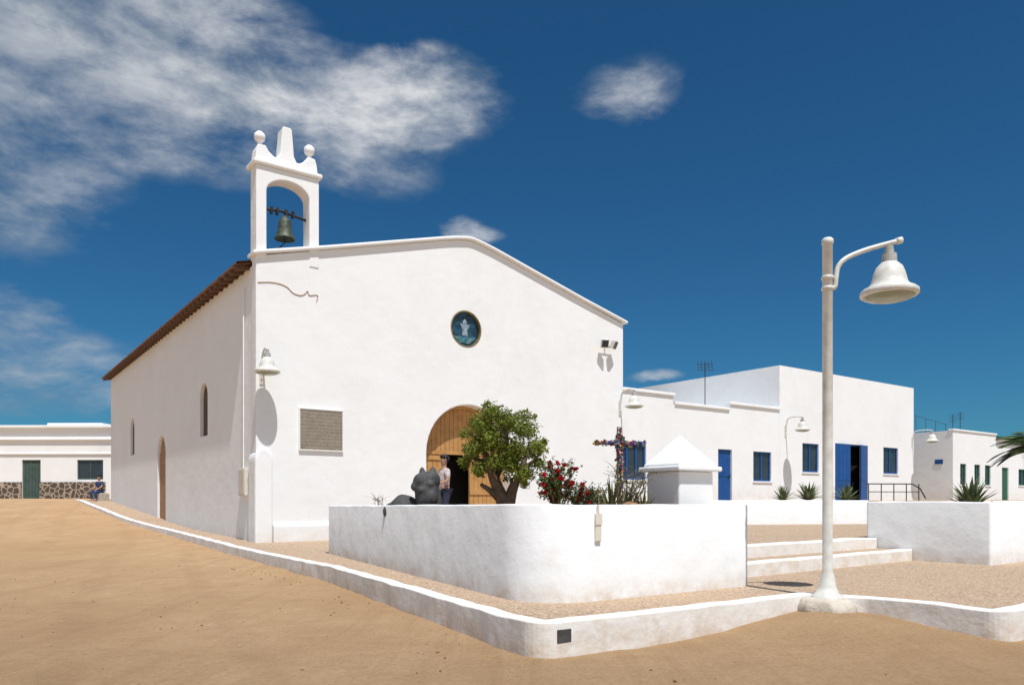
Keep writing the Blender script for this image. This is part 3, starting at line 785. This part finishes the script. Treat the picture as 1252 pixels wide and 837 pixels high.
sg = tag(obj('wall_sign', bxo(-.22, .22, -.03, -.003, -.13, .13), M['blue'], bevel=.006), 'tiny blue sign on the side wall of the flat roofed house', 'sign')
q = Vector((ax, ay))+Vector((-UY, UX))*.75
sg.location = (q.x-.002, q.y, 2.15); sg.rotation_euler = (0, 0, ROT-R(90))
def antenna(u, v, z, h, label, s=1.):
    x, y = loc_uv(u, v); t = thing('tv_antenna', label, 'antenna', (x, y, z), 0, 'roof antennas')
    obj('mast', tube(B(), [(0, 0, 0), (0, 0, h)], .022, 6), M['iron'], t)
    bm = B(); tube(bm, [(-.38*s, 0, h-.1), (.38*s, 0, h-.1)], .016, 5)
    for i in range(5):
        x_ = -.34*s+.17*s*i; tube(bm, [(x_, -.1, h-.42*s), (x_, .1, h+.12*s)], .013, 5)
    for z_ in (-.38, -.24): tube(bm, [(-.35*s, 0, h+z_*s), (.35*s, 0, h+z_*s)], .012, 5)
    obj('aerial', bm, M['iron'], t)
antenna(U(862, 4), 4, 4.2, 2.45, 'tall roof antenna above the low building')
for (px, Y, h, lb_) in ((1165, 46, 1.3, 'left thin mast on the flat roofed house'), (1174, 47, 1.55, 'right thin mast on the flat roofed house')):
    x, y = P2(px, Y); t = thing('tv_antenna', lb_, 'antenna', (x, y, 3.85), 0, 'roof antennas')
    obj('mast', tube(B(), [(0, 0, 0), (0, 0, h)], .02, 6), M['iron'], t)
    bm = B()
    for i in range(4): tube(bm, [(-.22, 0, h-.1-.12*i), (.22, 0, h-.1-.12*i)], .011, 5)
    obj('aerial', bm, M['iron'], t)
rl = thing('roof_rail', 'thin rusty rail on the roof beside the tall block', 'railing', (*P2(1140, 46), 3.85))
for i in range(4): obj('post', tube(B(), [(-1.0+i*.6, 0, 0), (-1.0+i*.6, 0, 1.2-.18*i)], .013, 5), M['iron'], rl)
obj('top_rail', tube(B(), [(-1.2, 0, 1.25), (.9, 0, .65)], .013, 5), M['iron'], rl)
x, y = P2(1062, 30.5)
rr = thing('ramp_railing', 'low dark metal railing in front of the blue double doors', 'railing', (x, y, FZ), R(8))
for i in range(5):
    obj('post', tube(B(), [(i*.55, 0, 0), (i*.55, 0, .68)], .022, 6), M['iron'], rr)
obj('top_rail', tube(B(), [(-.1, 0, .68), (1.9, 0, .68), (2.25, 0, .5), (2.5, 0, .1)], .026, 6), M['iron'], rr)
obj('mid_rail', tube(B(), [(0, 0, .36), (2.2, 0, .36)], .018, 6), M['iron'], rr)

def mkwall(name, pts, th, zb, zt, label, cat, mat, closed, fl=0):
    c = pts[0]; f = fillet([(a, b_) for a, b_ in pts], fl, closed=closed)
    t = resample(f, .3, closed)
    bm = wallring(B(), t, th, zb, zt, closed=closed)
    bmesh.ops.translate(bm, verts=bm.verts, vec=(-c[0], -c[1], -zb))
    o = obj(name, bm, mat, smooth=True); o.location = (c[0], c[1], zb)
    return tag(o, label, cat)
mkwall('garden_wall', [(5.6, 23.45), (11.5, 24.5)], .22, -1.0, -.03, 'low white garden wall beyond the steps with spiky plants behind it', 'wall', M['planter'], False)
C2 = (8.7, 13.8); D2 = (7.33, 15.72)
E2 = (C2[0]+UX*6, C2[1]+UY*6); F2 = (D2[0]+UX*6, D2[1]+UY*6)
t = thing('raised_planter', 'square white raised planter right of the steps', 'planter', (*C2, -1.2))
pts = resample(fillet([C2, E2, F2, D2], .05), .3, True)
bm = wallring(B(), pts, .22, -1.3, -.045, bev=.025); bmesh.ops.translate(bm, verts=bm.verts, vec=(-C2[0], -C2[1], 0))
obj('wall', bm, M['planter'], t, zw=True, smooth=True)
bm = slab(B(), [C2, E2, F2, D2], -1.1, -.2)
c = (Vector(C2)+Vector(F2))/2
for v in bm.verts:
    v.co.x = c.x+(v.co.x-c.x)*.97-C2[0]; v.co.y = c.y+(v.co.y-c.y)*.9-C2[1]
obj('soil', bm, M['soil'], t, zw=True)
S1, R1, BR, L1 = (.27, 8.47), (3.28, 10.55), (-1.08, 18.95), (-4.09, 16.9)
t = thing('rounded_planter', 'big white raised planter with a rounded corner in front of the church', 'planter', (*S1, -1.2))
pts = resample(fillet([S1, R1, BR, L1], [.70, .05, .1, .1], seg=14), .2, True)
def ztop1(p): return -.06-.010*max(0, p.y-9)
bm = wallring(B(), pts, .24, -1.3, ztop1, bev=.022); bmesh.ops.translate(bm, verts=bm.verts, vec=(-S1[0], -S1[1], 0))
obj('wall', bm, M['planter'], t, zw=True, smooth=True)
cen = (Vector(S1)+Vector(BR))/2
sp = fillet([S1, R1, BR, L1], [.70, .05, .1, .1])
bm = slab(B(), [((p.x-cen.x)*.955+cen.x-S1[0], (p.y-cen.y)*.955+cen.y-S1[1]) for p in sp], -1.1, -.24)
obj('soil', bm, M['soil'], t, zw=True)
dR = (Vector(R1)-Vector(S1)).normalized()
k = (730-CX)/F; tt = (k*S1[1]-S1[0])/(dR.x-k*dR.y); q = Vector(S1)+dR*tt
ang = math.atan2(dR.y, dR.x)
pb = thing('tap_box', 'narrow pale pipe box fixed to the rounded planter wall', 'box', (q.x, q.y, -.50), ang)
obj('cover', bxo(-.045, .045, -.030, .0, 0, .34), M['box'], pb, bevel=.010)
obj('lid', bxo(-.05, .05, -.038, -.031, .20, .33), M['box'], pb)
obj('pipe', tube(B(), [(0, -.02, .34), (0, -.02, .44)], .015, 8), M['box'], pb)
dK = (Vector(KP[7])-Vector(KP[6])).normalized()
q = Vector(KP[6])+dK*.34
dp = obj('drain_plate', bxo(-.085, .085, -.006, .012, -.065, .065), M['stone'], bevel=.008); dp.location = (q.x+.001, q.y-.002, -1.315); dp.rotation_euler = (0, 0, math.atan2(dK.y, dK.x))
tag(dp, 'small black plate on the kerb corner', 'plate')

# ------------------------------------------------------------------ pedestal, cross, statue
x, y = P2(831, 11.05)
pd = thing('white_pedestal', 'white masonry pillar with pyramid cap in the rounded planter', 'pillar', (x, y, -.26), R(32))
obj('shaft', bxo(-.335, .335, -.335, .335, 0, .655), M['church'], pd, bevel=.025)
obj('cap_slab', bxo(-.425, .425, -.425, .425, .657, .725), M['church'], pd, bevel=.018)
bm = B()
rings_ = [[bm.verts.new((sx_*h_, sy_*h_, z_)) for sx_, sy_ in ((-1, -1), (1, -1), (1, 1), (-1, 1))] for h_, z_ in ((.365, .727), (.362, .76), (.02, 1.175))]
for A_, B_ in zip(rings_, rings_[1:]):
    for i in range(4):
        j = (i+1) % 4; bm.faces.new((A_[i], A_[j], B_[j], B_[i]))
bm.faces.new(rings_[0][::-1]); bm.faces.new(rings_[-1]); obj('pyramid', bm, M['church'], pd, bevel=.010)
x, y = P2(757, 11.3)
cs = thing('decorated_cross', 'cross covered in coloured paper flowers in the planter', 'cross', (x, y, -.26), R(10))
obj('post', bxo(-.03, .03, -.022, .022, 0, 1.33), M['wood_dark'], cs); obj('crossbar', bxo(-.37, .37, -.02, .02, 1.065, 1.115), M['wood_dark'], cs)
def petals(bm, c, r, n=5):
    for _ in range(n):
        d = Vector((random.gauss(0, 1), random.gauss(0, 1), random.gauss(0, 1))).normalized(); e = d.orthogonal().normalized()*r; f = d.cross(e)
        c2 = Vector(c)+Vector((random.uniform(-r, r), random.uniform(-r, r), random.uniform(-r, r)))*.5
        bm.faces.new([bm.verts.new(c2+e*math.cos(a_)+f*math.sin(a_)) for a_ in (0, 1.256, 2.51, 3.77, 5.02)])
bm = B()
for i in range(200):
    petals(bm, (random.uniform(-.39, .39), -.04+random.uniform(-.02, .05), 1.09+random.gauss(0, .016)), .022, 3)
for i in range(150):
    petals(bm, (random.gauss(0, .024), -.04+random.uniform(-.02, .05), random.uniform(.45, 1.33)), .022, 3)
for i in range(30):
    a_ = random.uniform(0, 6.28); petals(bm, (.075*math.cos(a_), -.04, 1.09+.075*math.sin(a_)), .022, 3)
obj('flower_garland', bm, M['deco'], cs)
x, y = P2(521, 13.2)
stt = thing('stone_sculpture', 'dark carved stone animal head sculpture beside the planter tree', 'sculpture', (x, y, -.3))
blob('head', [((.02, 0, .40), (.22, .22, .34)), ((.08, 0, .62), (.17, .18, .18)), ((-.08, -.04, .60), (.15, .16, .16)), ((-.17, -.08, .52), (.09, .09, .09)), ((-.07, 0, .74), (.055, .06, .13)),
              ((.12, 0, .74), (.065, .07, .13)), ((.08, -.15, .33), (.14, .09, .14)), ((-.08, -.18, .46), (.07, .05, .06)), ((.08, -.17, .56), (.065, .05, .06)), ((.18, 0, .25), (.09, .14, .24))], M['stone'], stt, .018, .006, freq=9, smi=8)
obj('base', bxo(-.27, .27, -.24, .24, 0, .12), M['stone'], stt, bevel=.03)
x, y = P2(494, 13.3)
o = blob('boulder', [((0, 0, .08), (.26, .2, .27)), ((-.18, .03, .04), (.20, .15, .17)), ((.14, 0, .06), (.18, .18, .20))], M['stone'], None, .03, .02, smi=6)
o.location = (x, y, -.26); tag(o, 'low dark boulder left of the stone sculpture', 'rock')
for i, (px, Y, r) in enumerate(((772, 10.3, .13), (790, 10.5, .09))):
    x, y = P2(px, Y)
    o = blob('rock', [((0, 0, .06), (r*1.3, r, r)), ((r*.5, 0, .05), (r, r*.8, r*.8))], M['rock'], None, .02, .03); o.location = (x, y, -.22)
    tag(o, ['larger brown rock at the foot of the thorny shrub', 'smaller brown rock beside the white pillar'][i], 'rock')

# ------------------------------------------------------------------ plants
def leaf_quads(bm, blobs, n, ls, shell=.55):
    tot = sum(r**2 for _, r in blobs)
    for c, r in blobs:
        for _ in range(int(n*r*r/tot)):
            d = Vector((random.gauss(0, 1), random.gauss(0, 1), random.gauss(0, 1))).normalized()
            rr = r*(shell+(1-shell)*random.random())*(1+.45*noise.noise(d*2.2+Vector(c)*3))
            p = Vector(c)+Vector((d.x, d.y, d.z*.9))*rr
            nn = (d+Vector((random.gauss(0, .7), random.gauss(0, .7), random.gauss(0, .7)+.3))).normalized()
            e = nn.orthogonal().normalized(); f = nn.cross(e); a_ = random.uniform(0, 6.28)
            e, f = e*math.cos(a_)+f*math.sin(a_), f*math.cos(a_)-e*math.sin(a_)
            L = ls*random.uniform(.7, 1.3); W = L*.42
            bm.faces.new([bm.verts.new(v) for v in (p-e*L*.5, p+f*W*.5+nn*L*.05, p+e*L*.5, p-f*W*.5+nn*L*.05)])
def at(px, py, Y): return Vector(((px-CX)/F*Y, Y, (HY-py)/F*Y))
TY = 12.3; x, y = P2(618, TY)
tr = thing('small_tree', 'small dense green tree with leaning trunk in the rounded planter', 'tree', (x, y, -.26))
base = Vector((x, y, -.26))
def rel(px, py, dy=0): return at(px, py, TY)-base+Vector((0, dy, 0))
bm = B()
for pts, rd in (([(618, 622), (612, 604), (604, 585), (598, 566), (590, 548), (578, 530)], [.13, .10, .085, .065, .04, .02]),
                ([(620, 622), (626, 600), (634, 580), (642, 560), (648, 540)], [.12, .085, .06, .04, .02]),
                ([(604, 588), (614, 565), (620, 540), (615, 515)], [.06, .05, .035, .02]),
                ([(613, 612), (600, 600), (588, 592)], [.07, .05, .03]),
                ([(598, 566), (580, 560), (566, 548)], [.05, .035, .015]), ([(636, 575), (650, 565), (662, 552)], [.045, .03, .012])):
    pp = curve_pts([rel(a_, b_, random.uniform(-.12, .12)*(i > 0)) for i, (a_, b_) in enumerate(pts)], 3)
    rr_ = [interp(i/3, list(enumerate(rd))) for i in range(len(pp))]
    tube(bm, pp, rr_, 8)
obj('trunk', bm, M['bark'], tr, smooth=True)
bl = [((590, 518), .23), ((616, 513), .24), ((601, 503), .20), ((641, 522), .23), ((577, 546), .22), ((604, 535), .30), ((632, 548), .28), ((652, 546), .20), ((571, 562), .16), ((588, 570), .18), ((604, 562), .22), ((642, 576), .19), ((654, 564), .15), ((624, 566), .22), ((652, 508), .08), ((598, 492), .08), ((662, 538), .09), ((640, 505), .13), ((572, 528), .12), ((638, 590), .11), ((622, 584), .10)]
bm = B(); bls = []
for i, ((a_, b_), r) in enumerate(bl):
    for dy in ((-.28, .0, .28) if r > .17 else (-.1, .15)): bls.append((tuple(rel(a_+random.uniform(-7, 7), b_+abs(dy)*14, dy)), r*(1 if dy == 0 else .82)))
leaf_quads(bm, bls, 13000, .060, .30)
obj('crown', bm, M['leaf'], tr)
def stems(bm, n, h, sp, r, br=3, seed=0):
    random.seed(seed); tips = []
    for _ in range(n):
        a_ = random.uniform(0, 6.28); s = random.uniform(.2, 1)*sp; H = h*random.uniform(.6, 1)
        top = Vector((math.cos(a_)*s, math.sin(a_)*s, H)); mid = top*.5+Vector((random.gauss(0, .04), random.gauss(0, .04), .03))
        pp = curve_pts([(0, 0, 0), mid, top], 4); tube(bm, pp, [r*(1-.75*i/(len(pp)-1)) for i in range(len(pp))], 5)
        tips += [p for p in pp[3:]]
        for _ in range(br):
            p = pp[random.randint(3, len(pp)-2)]; q_ = p+Vector((random.gauss(0, .12), random.gauss(0, .12), random.uniform(.03, .16)))
            tube(bm, [p, (p+q_)/2+Vector((0, 0, .015)), q_], [r*.5, r*.35, r*.15], 4); tips += [q_, (p+q_)/2]
    return tips
def shrub(name, px, Y, label, cat, n, h, sp, lm, nl, lsz, red=0, seed=1, r=.014, zb=-.26, br=3):
    x, y = P2(px, Y); t = thing(name, label, cat, (x, y, zb))
    bm = B(); tips = stems(bm, n, h, sp, r, br, seed); obj('stem', bm, M['stem'], t)
    bm = B()
    leaf_quads(bm, [(tuple(p), random.uniform(.03, .075)) for p in tips], nl, lsz, .2); obj('foliage', bm, lm, t)
    for _ in range(red):
        bm = B()
        p = random.choice(tips)+Vector((random.gauss(0, .03), random.gauss(0, .03)-.03, random.gauss(0, .02)+.02))
        for k in range(4): petals(bm, Vector((random.gauss(0, .014), random.gauss(0, .014), random.gauss(0, .012))), .024, 4)
        obj('flower', bm, M['red'], t, loc=p)
    return t
shrub('flowering_shrub', 682, 10.6, 'larger red flowering shrub in the planter right of the tree', 'shrub', 20, .78, .33, M['leaf2'], 2200, .05, 40, 3)
shrub('flowering_shrub', 713, 10.8, 'low red flowering shrub between the larger one and the cross', 'shrub', 12, .42, .26, M['leaf2'], 900, .045, 22, 5)
shrub('thorny_shrub', 764, 10.6, 'sparse thorny shrub with bare stems below the coloured cross', 'shrub', 20, .74, .46, M['leaf3'], 420, .032, 0, 8, .012, br=4)
shrub('leafy_shrub', 735, 10.7, 'small green shrub left of the cross base', 'shrub', 10, .42, .2, M['leaf2'], 400, .045, 0, 12)
shrub('dry_sprig', 463, 14.5, 'tiny dry sprig at the left end of the planter', 'plant', 6, .34, .12, M['leaf3'], 60, .035, 0, 14, .008)
def agave(px, Y, z, n, L, label, seed, mat=None, tilt=(20, 80), wf=.085, cat='agave', nm='agave_plant'):
    random.seed(seed); x, y = P2(px, Y); t = thing(nm, label, cat, (x, y, z), group='spiky plants')
    bm = B()
    for i in range(n):
        a_ = i*2.399+random.uniform(-.2, .2); el_ = R(tilt[0]+(tilt[1]-tilt[0])*(i/n)); l = L*random.uniform(.75, 1.05); wd = l*wf
        d = Vector((math.cos(a_), math.sin(a_), 0)); s_ = Vector((-d.y, d.x, 0)); prev = None
        for k in range(6):
            f = k/5; bend = -.18*f*f*l*(1-math.sin(el_))
            c = d*(l*f*math.cos(el_))+Vector((0, 0, l*f*math.sin(el_)+bend+.02)); w2 = wd*(1-f**1.6)*(.7+.6*math.sin(f*2.4))+.002
            up = Vector((0, 0, 1))*w2*.35
            r_ = [bm.verts.new(c+s_*w2+up), bm.verts.new(c), bm.verts.new(c-s_*w2+up)]
            if prev:
                for m in range(2): bm.faces.new((prev[m], prev[m+1], r_[m+1], r_[m]))
            prev = r_
    obj('blades', bm, mat or M['agave'], t)
    obj('core', lathe(B(), [(0, -.06), (.05*L/.5, -.05), (.045*L/.5, .05), (0, .1*L/.5)], n=8), M['agave'], t)
agave(957, 25.3, -.08, 30, .62, 'leftmost agave behind the low garden wall', 1)
agave(988, 25.4, -.08, 38, .72, 'middle agave behind the low garden wall', 2)
agave(1034, 25.5, -.08, 32, .68, 'agave nearest the blue double doors', 3)
agave(1187, 15.6, -.22, 46, .72, 'large agave in the square right planter', 4)
agave(1012, 26, -.08, 20, .4, 'smallest agave, between two larger ones behind the garden wall', 6)
agave(748, 10.4, -.25, 34, .56, 'thin leaved spiky plant at the foot of the coloured cross', 7, M['leaf3'], (25, 85), .04, 'yucca', 'yucca_plant')
agave(785, 10.7, -.25, 26, .44, 'thin leaved spiky plant just left of the white pillar', 9, M['leaf3'], (20, 80), .045, 'yucca', 'yucca_plant')
random.seed(5); x, y = P2(1277, 15.6)
pt = thing('palm_tree', 'short palm at the right edge with fronds reaching into view', 'palm', (x, y, -.22))
bm = tube(B(), [(0, 0, 0), (.03, 0, .4), (0, .02, .8), (.02, 0, 1.25)], [.17, .14, .13, .10], 12)
obj('trunk', bm, M['bark'], pt, smooth=True)
bm = B()
for i in range(44):
    a_ = i*2.399; el_ = R(random.uniform(0, 70)); L = random.uniform(.80, 1.05); d = Vector((math.cos(a_), math.sin(a_), 0)); s_ = Vector((-d.y, d.x, 0)); pp = []
    for k in range(9):
        f = k/8; pp.append(Vector((0, 0, 1.26))+d*(L*f*math.cos(el_*(1-.4*f)))+Vector((0, 0, L*f*math.sin(el_)-.60*L*f*f)))
    tube(bm, pp, [.014*(1-.8*k/8) for k in range(9)], 4)
    for k in range(2, 34):
        f = k/34*8; j = min(7, int(f)); p = pp[j].lerp(pp[j+1], f-j); ll = .26*math.sin(math.pi*(k/34)**.7)+.06
        for sg_ in (-1, 1):
            q_ = p+s_*sg_*ll*.7+d*ll*.6+Vector((0, 0, -ll*.25)); m = (p+q_)/2
            bm.faces.new([bm.verts.new(v) for v in (p, m+d*.020, q_, m-d*.020)])
obj('fronds', bm, M['palm'], pt)

# ------------------------------------------------------------------ left far building
x0, y0 = P2(-70, 46.0)
lw = thing('stone_based_house', 'long low white house with rubble stone base and green door behind the church', 'house', (x0, y0, .03), R(-1))
Wd = 16.5
q0 = .03
def LX(px): return (px-CX)/F*46-x0
def LZ(py): return (HY-py)/F*46-q0
w_ = obj('wall', bxo(0, Wd, 0, 8, -.2, LZ(520)), M['far'], lw)
carve(w_, [lambda bm: box(bm, LX(28), LX(51), -.3, .25, -.1, LZ(562)), lambda bm: box(bm, LX(96), LX(128), -.3, .25, LZ(586), LZ(562))])
bm = B(); box(bm, 0, LX(28), -.10, -.004, -.2, LZ(589)); box(bm, LX(51), LX(131), -.10, -.004, -.2, LZ(589))
obj('stone_base', bm, M['rubble'], lw)
for py, h, d in ((520, .16, .22), (536, .10, .14), (554, .07, .08)):
    obj('cornice', bxo(-.05, Wd+.05, -d, -.003, LZ(py)-h, LZ(py)), M['far'], lw, bevel=.02)
obj('roof_parapet', bxo(LX(40), LX(110), 1.5, 5, LZ(520)+.002, LZ(514)), M['far'], lw)
bm = B()
for i in range(6):
    a_ = LX(28)+i*(LX(51)-LX(28))/6; box(bm, a_+.01, a_+(LX(51)-LX(28))/6-.01, .08, .14, -.1, LZ(562))
obj('door', bm, M['greendoor'], lw)
bm = B(); a_, b_, c_, d_ = LX(96), LX(128), LZ(586), LZ(562)
box(bm, a_, a_+.07, .06, .13, c_, d_); box(bm, b_-.07, b_, .06, .13, c_, d_); box(bm, a_+.07, b_-.07, .06, .13, c_, c_+.07); box(bm, a_+.07, b_-.07, .06, .13, d_-.07, d_); box(bm, (a_+b_)/2-.03, (a_+b_)/2+.03, .065, .125, c_+.07, d_-.07)
wn = obj('window', bm, M['greendoor'], lw); obj('pane', bxo(a_+.02, b_-.02, .10, .115, c_+.02, d_-.02), M['glass'], wn)

# ------------------------------------------------------------------ people
def make_person(loc, rz, label, seated=False, cloth=None, legs=None, H=1.0):
    t = thing('person', label, 'person', loc, rz)
    if not seated:
        J = dict(pelvis=((0, 0, .96), .13), belly=((0, -.01, 1.10), .125), chest=((0, 0, 1.32), .14), neck0=((0, .01, 1.47), .06), neck=((0, 0, 1.54), .052), head0=((0, -.01, 1.61), .080), head1=((0, -.005, 1.69), .092), head2=((0, 0, 1.76), .065),
                 hl=((-.10, 0, .90), .095), kl=((-.11, -.01, .50), .06), al=((-.11, .02, .10), .042), fl=((-.12, -.12, .035), .035), tl=((-.12, -.19, .025), .025),
                 hr=((.10, 0, .90), .095), kr=((.11, -.03, .50), .06), ar=((.11, .0, .10), .042), fr=((.12, -.14, .035), .035), tr=((.12, -.21, .025), .025),
                 sl=((-.18, 0, 1.42), .06), el=((-.25, .02, 1.15), .042), wl=((-.24, -.10, .93), .028), pl=((-.24, -.14, .86), .034),
                 sr=((.18, 0, 1.42), .06), er=((.26, -.03, 1.18), .042), wr=((.20, -.22, 1.12), .028), pr=((.17, -.29, 1.12), .034))
    else:
        J = dict(pelvis=((0, 0, .52), .13), belly=((0, -.02, .68), .125), chest=((0, -.06, .90), .14), neck0=((0, -.07, 1.05), .06), neck=((0, -.08, 1.11), .052), head0=((0, -.10, 1.18), .080), head1=((0, -.10, 1.26), .092), head2=((0, -.09, 1.33), .065),
                 hl=((-.10, -.08, .50), .10), kl=((-.14, -.46, .50), .065), al=((-.14, -.44, .10), .042), fl=((-.15, -.56, .035), .035), tl=((-.15, -.63, .025), .025),
                 hr=((.10, -.08, .50), .10), kr=((.14, -.46, .50), .065), ar=((.14, -.40, .10), .042), fr=((.15, -.52, .035), .035), tr=((.15, -.59, .025), .025),
                 sl=((-.18, -.06, 1.0), .06), el=((-.24, -.14, .76), .042), wl=((-.17, -.35, .62), .028), pl=((-.14, -.42, .60), .034),
                 sr=((.18, -.06, 1.0), .06), er=((.24, -.14, .76), .042), wr=((.17, -.35, .62), .028), pr=((.14, -.42, .60), .034))
    E = [('pelvis', 'belly'), ('belly', 'chest'), ('chest', 'neck0'), ('neck0', 'neck'), ('neck', 'head0'), ('head0', 'head1'), ('head1', 'head2'),
         ('pelvis', 'hl'), ('hl', 'kl'), ('kl', 'al'), ('al', 'fl'), ('fl', 'tl'), ('pelvis', 'hr'), ('hr', 'kr'), ('kr', 'ar'), ('ar', 'fr'), ('fr', 'tr'),
         ('chest', 'sl'), ('sl', 'el'), ('el', 'wl'), ('wl', 'pl'), ('chest', 'sr'), ('sr', 'er'), ('er', 'wr'), ('wr', 'pr')]
    for s in 'lr':
        p = Vector(J['p'+s][0]); w0 = Vector(J['w'+s][0]); d = (p-w0).normalized(); sd_ = d.cross(Vector((0, 1, .2))).normalized()
        for k in range(4):
            o_ = (k-1.5)*.018; a = p+d*.035+sd_*o_; b = a+d*(.035+.008*(1-abs(k-1.2)/2))+Vector((0, -.01, -.012))
            J['f%d%s' % (k, s)] = (tuple(a), .009); J['g%d%s' % (k, s)] = (tuple(b), .007)
            E += [('p'+s, 'f%d%s' % (k, s)), ('f%d%s' % (k, s), 'g%d%s' % (k, s))]
        a = p+sd_*.04; b = a+d*.03+sd_*.012; J['t0'+s] = (tuple(a), .010); J['t1'+s] = (tuple(b), .008); E += [('p'+s, 't0'+s), ('t0'+s, 't1'+s)]
    h = Vector(J['head1'][0])
    names = list(J)
    def sk(nm, sel, mat, grow, cut=None, sub=2):
        nn = [n for n in names if n in sel]; i2 = {n: i for i, n in enumerate(nn)}
        ee = [(i2[a], i2[b]) for a, b in E if a in sel and b in sel]
        V_ = []; r_ = []
        for n in nn:
            c = Vector(J[n][0])
            if cut and n in cut: o_, f = cut[n]; c = Vector(J[o_][0]).lerp(c, f)
            V_.append(c); r_.append(J[n][1]+grow)
        return skin(nm, V_, ee, r_, mat, t, sub)
    body = sk('body', set(names), M['skin'], 0)
    bm = B(); bm.from_mesh(body.data)
    for c, r in (((0, -.095, -.02), (.012, .02, .022)), ((-.095, .0, -.01), (.012, .02, .03)), ((.095, .0, -.01), (.012, .02, .03)), ((0, -.082, -.07), (.026, .012, .008))):
        bmesh.ops.create_icosphere(bm, subdivisions=2, radius=1, matrix=Matrix.Translation(h+Vector(c)) @ Matrix.Diagonal((*r, 1)))
    bm.to_mesh(body.data); bm.free()
    for s in (-1, 1):
        obj('eye', lathe(B(), [(0, .009), (.009, 0), (0, -.009)], tuple(h+Vector((s*.032, -.085, .0))), 8), M['hair'], t, smooth=True)
    sk('shirt', {'pelvis', 'belly', 'chest', 'neck0', 'sl', 'el', 'sr', 'er'}, cloth, .016, {'el': ('sl', .75), 'er': ('sr', .75), 'neck0': ('chest', .6)})
    sk('trousers', {'pelvis', 'hl', 'kl', 'al', 'hr', 'kr', 'ar'}, legs, .014)
    blob('hair', [(tuple(h+Vector((0, .03, .03))), (.102, .095, .105)), (tuple(h+Vector((0, -.02, .07))), (.085, .085, .05)), (tuple(h+Vector((0, .1, .04))), .045)], M['hair'], t, .012)
    t.scale = (H, H, H)
    return t
x, y = P2(543, 18.9)
make_person((x, y, -.79), R(-60), 'person with black hair and pale top standing behind the stone sculpture', cloth=M['shirt'], legs=M['trousers'], H=1.05)
x, y = P2(123, 40.3); zz = pav(x, y)
make_person((x, y, zz-.02), R(-20), 'person in navy clothes seated on a block behind the church corner', True, M['bluecloth'], M['bluecloth'], H=1.0)
sb = obj('stone_block', bxo(-.3, .3, -.25, .3, -.2, .40), M['concrete'], bevel=.03); sb.location = (x, y, zz); sb.rotation_euler = (0, 0, R(-20)); tag(sb, 'rough stone block used as a seat behind the church corner', 'stone block')

# ------------------------------------------------------------------ loose stones
random.seed(3); bm = B()
for _ in range(700):
    if random.random() < .4:
        i = random.randint(5, len(kpts)-2); p = kpts[i]; q_ = Vector((p.x-random.uniform(.0, .8), p.y-abs(random.gauss(0, .4))))
    else: q_ = Vector((random.uniform(-9, 6), random.uniform(5.5, 16)))
    if q_.y < 5 or (q_.x > -3 and q_.y > 7.2 and q_.x > (13.5-q_.y)*.55-3.3): continue
    r = random.choice((.004, .006, .008, .014))*random.uniform(.8, 1.2)
    bmesh.ops.create_icosphere(bm, subdivisions=1, radius=r, matrix=Matrix.Translation((q_.x, q_.y, sandz(q_.x, q_.y)+.008)) @ Matrix.Rotation(random.random()*3, 4, 'Z') @ Matrix.Diagonal((1.4, 1, .6, 1)))
o = obj('pebbles', bm, M['rock']); o['kind'] = 'stuff'; tag(o, 'scattered small brown pebbles lying on the sandy street', 'pebbles')
